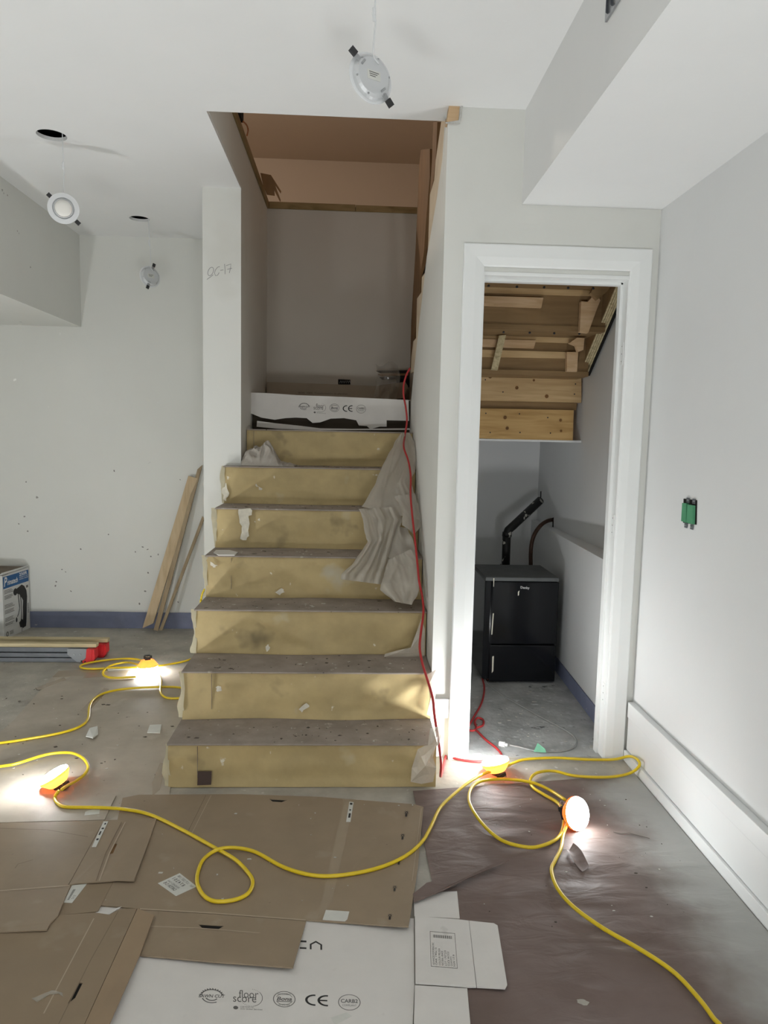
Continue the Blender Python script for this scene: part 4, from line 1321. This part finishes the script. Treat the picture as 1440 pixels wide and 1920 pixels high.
obj('back_fold', drape([(735, 985), (728, 1010), (724, 1035), (735, 1060)], [(762, 990), (774, 1010), (780, 1040), (786, 1066)], 0.020, 16, 16, 0.006, 6, 5.0), M_PLASTIC, pl_, smooth=True)

# torn clear film at the right end of the two lowest steps
def film(pts, y, nm, label):
    P_ = [px(a, b, 1, y) for a, b in pts]
    c = sum(P_, Vector()) / len(P_)
    V = [c + Vector((0, -0.012, 0))]
    for p in P_:
        V.append(p)
    V2 = [c.lerp(p, 0.55) + Vector((0, -0.010 * random.random(), 0)) for p in P_]
    n = len(P_)
    V += V2
    Fc = []
    for i in range(n):
        j = (i + 1) % n
        Fc += [(0, 1 + n + i, 1 + n + j), (1 + n + i, 1 + i, 1 + j, 1 + n + j)]
    o_ = obj(nm, (V, Fc), mat('milky_film', (0.62, 0.56, 0.47), 0.3, 0.1, 30, spec=0.5, alpha=0.75), smooth=False)
    tag(o_, label, 'plastic film')


film([(783, 1405), (797, 1398), (818, 1395), (812, 1420), (818, 1440), (812, 1466), (790, 1470), (770, 1466), (772, 1440)], 2.590, 'torn_film', 'torn piece of milky plastic film on the bottom riser at right')
film([(806, 1366), (822, 1362), (828, 1380), (822, 1398), (802, 1400)], 2.598, 'torn_film', 'small milky film scrap hanging over the bottom tread edge at right')
film([(770, 1225), (785, 1210), (790, 1160), (797, 1180), (796, 1230), (780, 1236), (720, 1232), (722, 1226)], 3.06, 'torn_film', 'ragged film scrap in the right corner of the third step')
film([(800, 1265), (818, 1255), (819, 1290), (810, 1345), (800, 1340), (806, 1310)], 2.835, 'torn_film', 'ragged film scrap at the right end of the second riser')

# flat white scraps
def scrap(nm, pts, z, m, label, cat, lifts=None, th=0.0015):
    P_ = [px(x, y, 2, z + (lifts[i] if lifts else 0)) for i, (x, y) in enumerate(pts)]
    o_ = obj(nm, prism(P_, [], (0, 0, -th)), m)
    tag(o_, label, cat)
    return o_


scrap('paper_scrap', [(400, 1036), (405, 1031), (430, 1031), (446, 1035), (440, 1040), (410, 1040)], 0.782, mat('white_putty_paper', (0.62, 0.6, 0.56), 0.6), 'white paper scrap on the left end of the fourth tread', 'paper scrap', th=0.005)
scrap('sandpaper_square', [(276, 1373), (281, 1359), (303, 1358), (300, 1374)], 0.0080, M_LABEL, 'pale square of sandpaper on the dusty cardboard beside the stairs', 'sandpaper', th=0.003)
scrap('paper_scrap', [(161, 1380), (168, 1365), (183, 1361), (184, 1376), (174, 1383)], 0.012, M_LABEL, 'crumpled paper scrap left of the sandpaper square', 'paper scrap', (0, .004, .008, .004, .010), 0.004)
scrap('green_paper', [(1001, 1408), (1008, 1393), (1022, 1404), (1024, 1410)], 0.012, M_GRNP, 'torn green paper scrap on the closet floor over the grey cord', 'paper scrap', (0, .014, .006, 0), 0.003)
scrap('paper_strip', [(200, 1253), (270, 1250), (271, 1253), (202, 1257)], 0.009, M_LABEL, 'narrow pale strip beside the rear work light', 'paper strip')

# folded carton on the landing: white front panel with torn lower edge, brown carton behind, plastic bag
lcz = 4.255
ct = thing('white_carton', 'torn white flooring carton standing across the top step with printed logos', 'cardboard', (-0.12, lcz, 1.376))
top_e = [(467, 736), (500, 737), (560, 741), (640, 744), (723, 748), (766, 750)]
bot_e = [(767, 789), (725, 788), (725, 800), (712, 800), (700, 803), (695, 805), (688, 799), (673, 798), (668, 788), (645, 784), (620, 785), (600, 792), (586, 793), (575, 784), (555, 783), (535, 784), (515, 787), (490, 783), (475, 777), (464, 773)]
obj('front_panel', prism([px(x, y, 1, lcz) for x, y in top_e + bot_e], [], (0, 0.004, 0)), M_WCARD, ct)
obj('bottom_flap', prism([px(x, y, 1, lcz - 0.03) for x, y in [(482, 789), (520, 794), (560, 798), (600, 803), (660, 804), (768, 803), (770, 806), (600, 807), (520, 804), (481, 800)]], [], (0, 0.004, 0)), M_WCARD, ct)
obj('side_edge', prism([px(x, y, 1, lcz - 0.002) for x, y in [(464, 772), (460, 752), (462, 716), (463, 716), (463, 750), (467, 772)]], [], (0, 0.002, 0)), M_DARK, ct)
yq = lcz - 0.0008


def qv(a, b, c, d):
    return quadmap(*[px(p[0], p[1], 1, yq) for p in (a, b, c, d)])


U = [((560, 769), (581, 769), (581, 755), (560, 754)), ((588, 775), (611, 776), (610, 757), (588, 756)), ((618, 772), (636, 773), (636, 757), (618, 757)),
     ((643, 772), (661, 772), (661, 760), (643, 760)), ((668, 775), (686, 775), (686, 759), (668, 759))]
logo_row(ct, lambda i: qv(*U[i]))
c2 = thing('brown_carton', 'brown carton lying on the landing behind the torn white carton', 'cardboard', (0.0, 4.95, 1.572))
yk = 4.93
obj('front_panel', prism([px(x, y, 1, yk) for x, y in [(500, 716), (560, 718), (640, 721), (712, 724), (770, 726), (770, 757), (500, 750)]], [], (0, 0.05, 0)), mat('grey_brown_carton', (0.40, 0.335, 0.26), 0.7, 0.05, 6), c2)
obj('printed_text', text_vf('BOIS  100%  Transformation du plancher', quadmap(px(560, 739, 1, yk - .001), px(652, 741, 1, yk - .001), px(652, 737, 1, yk - .001), px(560, 735, 1, yk - .001))), M_GINK, c2)
c3 = obj('brown_carton', prism([px(x, y, 1, 4.80) for x, y in [(712, 722), (760, 716), (765, 724), (757, 746), (735, 748), (712, 747)]], [], (0, 0.04, 0)), M_CARD)
tag(c3, 'small brown carton end at the right corner of the landing', 'cardboard')
dk = thing('dark_bars', 'dark bars and panel standing in for a black gap at the right end of the landing', 'dark gap', (0.30, 4.92, 1.572))
obj('gap_panel', prism([px(x, y, 1, 4.93) for x, y in [(744, 697), (768, 695), (768, 758), (744, 757)]], [], (0, 0.04, 0)), M_DARK, dk)  # near-black panel stands in for the shaded gap in this corner
for i in range(3):  # dark slots of the gap, drawn as thin bars
    obj('board', prism([px(x, y + 6 * i, 1, 4.92) for x, y in [(706 + 3 * i, 695), (766, 694), (766, 698), (713 + 2 * i, 699)]], [], (0, 0.04, 0)), M_BROWNB if i == 1 else M_DARK, dk)
bg = grid(lambda u, v: px(704 + 42 * u + 4 * math.sin(v * 5), 682 + 76 * v + 5 * math.sin(u * 7), 1, 4.7) + Vector((0, 0.03 * noise.noise(Vector((u * 5, v * 5, 2))), 0)), 16, 16)
o = obj('plastic_bag', bg, M_CLEAR, smooth=False)
tag(o, 'small clear crinkled plastic bag on the landing at right', 'plastic bag')
# outlet opening in the stairwell back wall
ou = thing('wall_outlet_box', 'open electrical box low on the stairwell back wall', 'outlet', tuple(px(645, 722, 1, YSB - .002)))
obj('box_rim', prism([px(x, y, 1, YSB - 0.002) for x, y in [(634, 711), (657, 712), (657, 721), (634, 721)]], [], (0, -0.002, 0)), M_DARK, ou)
obj('wires', join(*[tube(catmull([px(637 + 4 * i, 719, 1, YSB - .006), px(639 + 4 * i, 714, 1, YSB - .008), px(641 + 4 * i, 718, 1, YSB - .006)], 4), 0.0016, 5) for i in range(5)]), M_METAL, ou)

# bits at the edge of the upper opening
o = obj('torn_cardboard', prism([px(x, y, 1, 4.6) for x, y in [(488, 324), (508, 328), (527, 358), (526, 362), (516, 347), (526, 374), (525, 378), (514, 356), (515, 366), (500, 364), (494, 350)]], [], (0, 0.012, 0)), M_BROWNB)
tag(o, 'dark torn cardboard flap hanging over the opening edge above the stairs', 'cardboard')
o = obj('upper_post', prism([px(x, y, 0, -0.584) for x, y in [(447, 200), (457, 200), (456.5, 230), (455, 230)]], [], (-0.03, 0, 0)), M_DARK)
tag(o, 'dark post edge at the near left corner of the stair opening', 'post')
o = obj('orange_cable', tube(catmull([px(x, y, 0, -0.578) for x, y in [(456, 228), (462, 234), (465, 243), (463, 254)]], 5), 0.004, 6), mat('orange_cable_jacket', (0.35, 0.12, 0.04), 0.5))
tag(o, 'short loop of orange cable at the edge of the stair opening', 'cable')

# ================================================================== DOWNLIGHTS HANGING FROM THE CEILING
def downlight(c, nback, hole, label, face_front, rad=0.065, clipang=(0.6, 0.6 + math.pi), conn=0.5):
    c = Vector(c)
    a, b, n = basis(nback)
    t = thing('recessed_light', label, 'light fixture', (c.x, c.y, c.z - rad), 'unfinished downlights dangling from the ceiling')
    obj('rim', lathe(c, n, [(rad - 0.02, -0.004), (rad, -0.002), (rad, 0.001), (rad - 0.004, 0.002), (rad - 0.012, 0.002)], 40, False, False), M_CLEARPL, t, smooth=False)
    obj('body', lathe(c, n, [(rad - 0.008, 0.0015), (rad - 0.012, 0.010), (rad - 0.018, 0.016), (rad - 0.020, 0.0165)], 40, True, True), M_POTB, t)
    obj('diffuser', lathe(c, n, [(0.036, -0.003), (0.034, -0.0075), (0.020, -0.0115), (0.004, -0.0125)], 32, True, True), M_DIFF, t, smooth=True)
    obj('diffuser_ring', lathe(c, n, [(0.040, -0.0035), (0.038, -0.0055), (0.036, -0.0035)], 32, False, False), M_CLEARPL, t)
    obj('sticker', join(obox(c + n * 0.0169, a * 0.020, b * 0.012, n * 0.0002)), M_LABEL, t)
    obj('printed_text', join(*[obox(c + n * 0.0172 + b * (0.007 - 0.005 * i) - a * 0.002 * i, a * (0.015 - 0.003 * i), b * 0.0011, n * 0.0001) for i in range(3)]), M_GINK, t)
    for an in clipang:
        d = a * math.cos(an) + b * math.sin(an)
        s = n.cross(d)
        sc_ = obj('spring_clip', join(obox(c + d * (rad - 0.010) + n * 0.012, d * 0.014, s * 0.007, n * 0.0008),
                                      tube([c + d * (rad - 0.024) + n * 0.018 - s * 0.008, c + d * (rad - 0.024) + n * 0.018 + s * 0.008], 0.003, 8)), M_METAL, t)
        obj('clip_pad', obox(c + d * (rad + 0.010) + n * 0.013, d * 0.010, s * 0.0085, n * 0.0035), M_BLACKP, sc_)
    for k in range(6):
        an = 0.2 + k * math.pi / 3
        d = a * math.cos(an) + b * math.sin(an)
        obj('rivet', lathe(c + d * (rad - 0.015) + n * 0.0125, n, [(0.003, 0), (0.002, 0.003)], 8), M_METAL, t)
    h = Vector(hole)
    topc = c + Vector((0, 0, rad * 0.85)) + n * 0.012
    pts = catmull([c + n * 0.016 + Vector((0.012, 0, rad * 0.45)), topc, topc.lerp(h, 0.3) + Vector((0.004, 0, 0)), topc.lerp(h, conn) + Vector((0.003, 0, 0)), h + Vector((0, 0, 0.05))], 6)
    obj('cord', tube(pts, 0.0022, 6), M_CLEARPL, t, smooth=True)
    q0, q1 = topc.lerp(h, conn - 0.06), topc.lerp(h, conn + 0.06)
    obj('connector', tube([q0, q0.lerp(q1, .45), q0.lerp(q1, .5), q1], [0.0032, 0.0042, 0.0055, 0.0048], 8), M_CLEARPL, t)
    return t


hx, hy, hr = HOLES[0]
downlight(px(119, 391, 1, hy), (-0.28, 0.95, 0.05), (hx + 0.045, hy, ZC), 'white downlight hanging face towards the viewer below the near left ceiling hole', True, clipang=(R(222), R(42)))
hx, hy, hr = HOLES[1]
downlight(px(281, 519, 1, hy), (0.62, -0.72, 0.15), (hx + 0.05, hy, ZC), 'small downlight showing its back below the far ceiling hole', False, clipang=(R(250), R(70)))
hx, hy, hr = HOLES[2]
p3 = px(695, 147, 1, 1.98)
downlight(p3, (0.50, -0.86, 0.065), (p3.x + 0.005, hy, ZC), 'clear-rimmed downlight dangling at the top of the frame, back towards the viewer', False, clipang=(R(143), R(312)), conn=0.36)

# register grille in the side of the right bulkhead
vt = thing('air_register', 'grey metal air register set in the side of the right bulkhead', 'vent', tuple(px(1150, 5, 0, 0.65)))
vp = [px(1137, 42, 0, 0.6505)]
y1v = vp[0].y
zlo = vp[0].z
obj('frame', box(0.646, 0.653, y1v - 0.26, y1v, zlo, zlo + 0.13), M_METAL, vt)
for i in range(7):
    yy = y1v - 0.02 - i * 0.034
    obj('louvre', obox((0.644, yy, zlo + 0.065), Vector((0.004, 0.003, 0)), Vector((0.001, 0.001, 0)), Vector((0, 0, 0.055))), M_GREYM, vt)

# covered switch box on the right wall
sw = thing('switch_box', 'pair of green-covered switches in an open box on the right wall', 'switch', tuple(px(1294, 990, 0, XR - 0.001)))


def wq(pts, x):
    return [px(a, b, 0, x) for a, b in pts]


obj('box_gap', prism(wq([(1282, 935), (1307, 938), (1306, 984), (1281, 980)], XR - 0.001), [], (-0.001, 0, 0)), M_DARK, sw)
for (pts) in ([(1284, 943), (1292, 944), (1291, 980), (1282, 977)], [(1294, 946), (1304, 948), (1303, 983), (1292, 980)]):
    obj('switch_cover', prism(wq(pts, XR - 0.003), [], (-0.010, 0, 0)), M_GREEN, sw)
for (x, y) in [(1290, 938), (1301, 940), (1286, 985), (1297, 988)]:
    p = px(x, y, 0, XR - 0.003)
    obj('yoke_tab', obox(p, Vector((0.001, 0, 0)), Vector((0, 0.010, 0)), Vector((0, 0, 0.009))), M_GREYM, sw)
    for dy in (-0.004, 0.004):
        obj('screw', lathe(p + Vector((-0.001, dy, 0)), (-1, 0, 0), [(0.003, 0), (0.002, 0.002)], 8), M_METAL, sw)

# pencil note on the pier
yp = YCOL - 0.0006
note = thing('pencil_note', 'faint pencil writing OG-17 on the white pier', 'writing', tuple(px(410, 520, 1, yp)))
strokes = [[(395 + 5 * math.cos(R(a)) + 2.2 * math.sin(R(a)), 509 - 8 * math.sin(R(a))) for a in range(60, 440, 20)],
           [(412, 500), (408, 501), (404, 506), (402, 512), (404, 517), (408, 516), (411, 511)], [(413, 507), (419, 506)],
           [(421, 495), (422, 505), (422, 514)], [(424, 498), (433, 495), (432, 503), (430, 512)], [(426, 505), (435, 503)], [(388, 524), (395, 519), (400, 515)]]
for s_ in strokes:
    obj('pencil_stroke', ribbon([px(x, y, 1, yp) for x, y in s_], 0.0028, (0, -1, 0)), M_PENCIL, note)

# ================================================================== LEFT BACK AREA
# leaning planks
def plank(pts_b, pts_t, yb0, yt0, th, m, label, name='floor_plank'):
    """pixel pairs: bottom left/right, top left/right; bottom rests on the floor, top leans on the wall"""
    P_ = [px(*pts_b[0], 1, yb0), px(*pts_b[1], 1, yb0), px(*pts_t[1], 1, yt0), px(*pts_t[0], 1, yt0)]
    P_[0].z = max(0.001, P_[0].z)
    n_ = (P_[1] - P_[0]).cross(P_[3] - P_[0]).normalized()
    if n_.y < 0:
        n_ = -n_
    V, Fc = prism(P_, [], n_ * th)
    V = [Vector((v.x, min(v.y, YB - 0.0005), max(v.z, 0.0005))) for v in V]
    o_ = obj(name, (V, Fc), m)
    tag(o_, label, 'plank', 'boards leaning on the back wall')
    return o_


plank([(267, 1178), (287, 1169)], [(353, 892), (370, 897)], 4.75, 4.835, 0.016, M_PLANK, 'widest pale oak board leaning on the back wall beside the pier')
plank([(288, 1181), (296, 1183)], [(370, 880), (379, 872)], 4.72, 4.845, 0.016, M_PLANKD, 'narrow darker board just right of the widest leaning board')
plank([(298, 1182), (304, 1182)], [(379, 968), (383, 972)], 4.73, 4.85, 0.014, M_PLANKD, 'thin batten leaning furthest right beside the pier')

# tool carton
tb = thing('tool_carton', 'white and blue printed tool carton with a bending worker drawing at the left edge', 'box', (-2.22, 4.7, 0))
bR = px(57, 1177, 2, 0.0)        # far right corner
bN = px(8, 1199, 2, 0.0)         # near right corner
bR.y, bN.y = bR.y, bN.y
hB = px(57, 1055, 1, bR.y).z
hN = px(5, 1080, 1, bN.y).z
hB = (hB + hN) / 2
lx = -0.36
lR, lN = bR + Vector((lx, 0.02, 0)), bN + Vector((lx, 0.02, 0))
h = Vector((0, 0, hB))
qf = quadmap(bN, bR, bR + h, bN + h)
nf = (bR - bN).cross(Vector((0, 0, 1))).normalized()
if nf.x < 0:
    nf = -nf
ti = Vector((0, 0, 0))
obj('side_panel', prism([bN, bR, bR + h, bN + h], [], -nf * 0.005), M_BOXW, tb)
obj('side_panel', prism([lN, lR, lR + h, lN + h], [], nf * 0.005), M_BOXW, tb)
obj('front_panel', prism([bN, lN, lN + h * 0.985, bN + h * 0.985], [], (0, 0.005, 0)), M_BOXW, tb)
obj('back_panel', prism([bR, lR, lR + h, bR + h], [], (0, -0.005, 0)), M_BOXW, tb)
obj('top_flap', prism([bN + h * 0.97, bR + h * 0.985, lR + h * 0.985, lN + h * 0.97], [], (0, 0, -0.006)), M_BOXT, tb)
fo = nf * 0.001
qs = lambda u, v: qf(u, v) + fo
qs2 = lambda u, v: qf(u, v) + fo * 1.6
flatprint('blue_band', [rect_vf(qs, .02, .98, .755, .935)], M_BOXB, tb)
M_WINK = mat('white_print', (0.7, 0.7, 0.7), 0.5)
flatprint('brand_lettering', [text_vf('P', submap(qs2, .05, .17, .785, .925), True, 0.2), text_vf('rimatech', submap(qs2, .17, .56, .795, .875), True, 0.15),
                              text_vf('250R', submap(qs2, .62, .93, .875, .925), True), text_vf('PNEUMATIC TOOL', submap(qs2, .62, .96, .845, .865)),
                              text_vf('MANUAL STAPLER', submap(qs2, .62, .96, .815, .835))], M_WINK, tb)
pnt = []
for grp, (v0, n_, wmax) in enumerate([(.72, 8, .36), (.50, 8, .40), (.30, 6, .36)]):
    for i in range(n_):
        vv = v0 - i * 0.021
        if i % 4 == 3:
            continue
        pnt.append(rect_vf(qs2, .05, .05 + wmax * (0.7 + 0.3 * random.random()), vv, vv + .008))
for i in range(9):
    pnt.append(rect_vf(qs2, .90, .96, .30 - i * .018 + .1, .308 - i * .018 + .1))
pnt.append(text_vf('0', submap(qs2, .07, .16, .02, .10), True))
pnt.append(rect_vf(qs2, .87, .95, .66, .70))
pnt += [rect_vf(qs2, .20, .34, .04 + .02 * i, .048 + .02 * i) for i in range(3)]
flatprint('printed_text', pnt, M_GINK, tb)
# stooping worker silhouette with the tool
body = [(.48, .66), (.52, .70), (.60, .715), (.70, .735), (.80, .70), (.88, .62), (.90, .52), (.88, .40), (.86, .25), (.84, .12), (.82, .06), (.68, .05), (.70, .12), (.72, .25), (.72, .38),
        (.74, .48), (.70, .52), (.64, .56), (.60, .60), (.56, .60), (.52, .62)]
fig = [prism([qs2(u, v) for u, v in body], [], fo * 0.2)]
fig.append(disc_vf(qs2, .455, .655, .075, .055, 18))
for arm in ([(.56, .60), (.58, .48), (.60, .38), (.55, .30), (.50, .26)], [(.64, .58), (.66, .46), (.66, .34), (.66, .24), (.64, .18)]):
    fig.append(ribbon([qs2(u, v) for u, v in arm], 0.007, nf))
fig += [disc_vf(qs2, .47, .22, .03, .04, 10), prism([qs2(u, v) for u, v in [(.56, .16), (.68, .20), (.76, .12), (.72, .06), (.60, .08)]], [], fo * 0.2), ribbon([qs2(.66, .06), qs2(.66, .0)], 0.004, nf)]
flatprint('printed_figure', fig, M_INK, tb)

# two folded sawhorses on the floor
def sawhorse(dx, dy, dz, label):
    e = px(203, 1229, 2, 0.0) if dx else px(182, 1239, 2, 0.0)
    xe, ye = e.x, e.y
    t_ = thing('sawhorse', label, 'sawhorse', (xe - 0.5, ye, 0), 'folded sawhorses')
    L_ = 1.25
    obj('top_rail', bbox(xe - L_, xe + 0.005, ye - 0.022, ye + 0.022, 0.086, 0.108, 0.004), M_SAWTOP, t_)
    obj('beam', bbox(xe - L_, xe - 0.02, ye - 0.018, ye + 0.018, 0.056, 0.084, 0.003), M_GREYM, t_)
    obj('leg_bar', bbox(xe - L_, xe - 0.09, ye - 0.030, ye - 0.006, 0.029, 0.053, 0.003), M_GREYM, t_)
    obj('leg_bar', bbox(xe - L_, xe - 0.09, ye - 0.034, ye - 0.008, 0.001, 0.025, 0.003), M_GREYM, t_)
    br = [(xe - 0.155, 0.083), (xe - 0.04, 0.083), (xe - 0.035, 0.045), (xe - 0.075, 0.003), (xe - 0.10, 0.003), (xe - 0.155, 0.050)]
    bk = obj('end_bracket', prism([(a, ye - 0.040, b) for a, b in br], [], (0, 0.006, 0)), mat('bracket_grey', (0.26, 0.27, 0.28), 0.45, metal=0.3), t_)
    rd = [(xe - 0.042, 0.084), (xe + 0.002, 0.082), (xe + 0.004, 0.03), (xe - 0.012, 0.0015), (xe - 0.065, 0.0015), (xe - 0.070, 0.013), (xe - 0.048, 0.026)]
    obj('end_cap', prism([(a, ye - 0.048, b) for a, b in rd], [], (0, 0.06, 0)), M_RED, t_)
    obj('end_cap_ridge', prism([(a, ye - 0.053, b) for a, b in [(xe - 0.02, 0.082), (xe - 0.010, 0.082), (xe - 0.014, 0.026), (xe - 0.022, 0.012), (xe - 0.028, 0.02)]], [], (0, 0.01, 0)), M_RED, t_)
    for a, b in [(-0.115, 0.050), (-0.08, 0.050)]:
        obj('bolt', lathe((xe + a, ye - 0.0402, b), (0, -1, 0), [(0.005, 0), (0.004, 0.004)], 8), M_METAL, t_)
    for a, b in [(-0.072, 0.012), (-0.052, 0.010)]:
        obj('bolt', lathe((xe + a, ye - 0.0485, b), (0, -1, 0), [(0.005, 0), (0.004, 0.003)], 8), M_BLACKP, t_)
    return t_


sawhorse(0, 0, 0, 'nearer folded grey sawhorse with red end cap on the floor at left')
sawhorse(1, 0, 0, 'farther folded grey sawhorse with red end cap, partly hidden behind the nearer one')
# orange hanging cord end by the stairs
o = obj('light_cord', tube(catmull([px(384, 1212, 2, 0.008), Vector((-0.80, 3.75, 0.10)), px(376, 1138, 0, -0.712), px(377, 1126, 0, -0.705), px(379, 1114, 0, -0.695), px(384, 1104, 0, -0.684)], 6), YR * 0.8, 8), M_YEL, smooth=True)
tag(o, 'yellow cord rising behind the stair side towards the pier', 'cord', 'yellow cord of the work lights')

nk = [(160, 208), (150, 420), (115, 465), (170, 510), (700, 140), (665, 530), (495, 620), (380, 745), (402, 760), (345, 820), (340, 845), (875, 607), (905, 622),
      (925, 665), (970, 653), (830, 637), (908, 765), (890, 878), (1092, 945), (855, 955), (435, 878)]
nv_ = []
rn = random.Random(3)
for (a, b) in nk:
    c = px(a / 3.27, 840 + b / 3.27, 1, YB - 0.0004)
    s1, s2, an = 0.004 + 0.005 * rn.random(), 0.003 + 0.003 * rn.random(), rn.random() * 3
    nv_.append(prism([c + Vector((s1 * math.cos(q) * math.cos(an) - s2 * math.sin(q) * math.sin(an), 0, s1 * math.cos(q) * math.sin(an) + s2 * math.sin(q) * math.cos(an))) for q in [i * 1.05 for i in range(6)]], [], (0, -0.0004, 0)))
o = obj('wall_nicks', join(*nv_), mat('nick_grey', (0.22, 0.21, 0.20), 0.9))
tag(o, 'small dark nicks and scuffs scattered on the left back wall', 'wall marks', kind='stuff')

# ================================================================== SMALL DEBRIS
def chips(n, region, z, size, seed):
    rnd = random.Random(seed)
    parts = []
    for _ in range(n):
        x, y = rnd.uniform(region[0], region[1]), rnd.uniform(region[2], region[3])
        s = size * (0.4 + rnd.random() ** 2 * 1.6)
        a = rnd.random() * 6.28
        el = 0.4 + rnd.random() * 1.6
        pts = [(x + s * el * math.cos(a + q) * (0.6 + .4 * rnd.random()), y + s * math.sin(a + q) * (0.6 + .4 * rnd.random()), z) for q in (0, 1.5, 3.0, 4.6)]
        parts.append(prism(pts, [], (0, 0, 0.0012)))
    return parts


cd_ = []
for k, (y, z) in enumerate(NOSE[:6]):
    cd_ += chips(26, (SX0 + 0.03, 0.3, y + 0.02, y + 0.2), z, 0.005, 30 + k)
o = obj('dirt_chips', join(*(cd_ + chips(50, (-2.0, -0.72, 2.7, 3.7), 0.0045, 0.006, 5) + chips(22, (0.35, 1.1, 1.8, 2.5), 0.0075, 0.0022, 8))), M_DIRT)
tag(o, 'dark dirt crumbs scattered over treads and cardboard', 'debris', kind='stuff')
pd = []
for k, (y, z) in enumerate(NOSE[:6]):
    pd += chips(16, (SX0 + 0.03, 0.3, y + 0.02, y + 0.2), z, 0.005, 60 + k)
o = obj('plaster_chips', join(*(pd + chips(60, (0.55, 1.1, 2.95, 3.7), 0.0016, 0.006, 15) + chips(45, (-2.0, -0.72, 2.7, 4.6), 0.0045, 0.006, 25)
                                + chips(30, (0.4, 1.1, 1.8, 2.6), 0.0078, 0.0026, 18) + chips(30, (-0.9, 0.25, 1.9, 2.5), 0.0092, 0.003, 19))), M_DUST)
tag(o, 'white plaster crumbs scattered over the floor and stairs', 'debris', kind='stuff')

# bulb upstairs (out of view) that gives the stairwell its dim warm light
ub = thing('bare_bulb', 'bare bulb hanging upstairs, out of sight above the stair opening', 'bulb', (-2.2, 6.5, 4.15))
obj('globe', lathe((-2.2, 6.5, 4.2), (0, 0, 1), [(0.02, -0.06), (0.06, -0.03), (0.075, 0.02), (0.05, 0.07), (0.025, 0.10)], 20), M_BULB, ub)
obj('cord', tube([(-2.2, 6.5, 4.3), (-2.2, 6.5, 5.40)], 0.006, 8), M_BLACKP, ub)
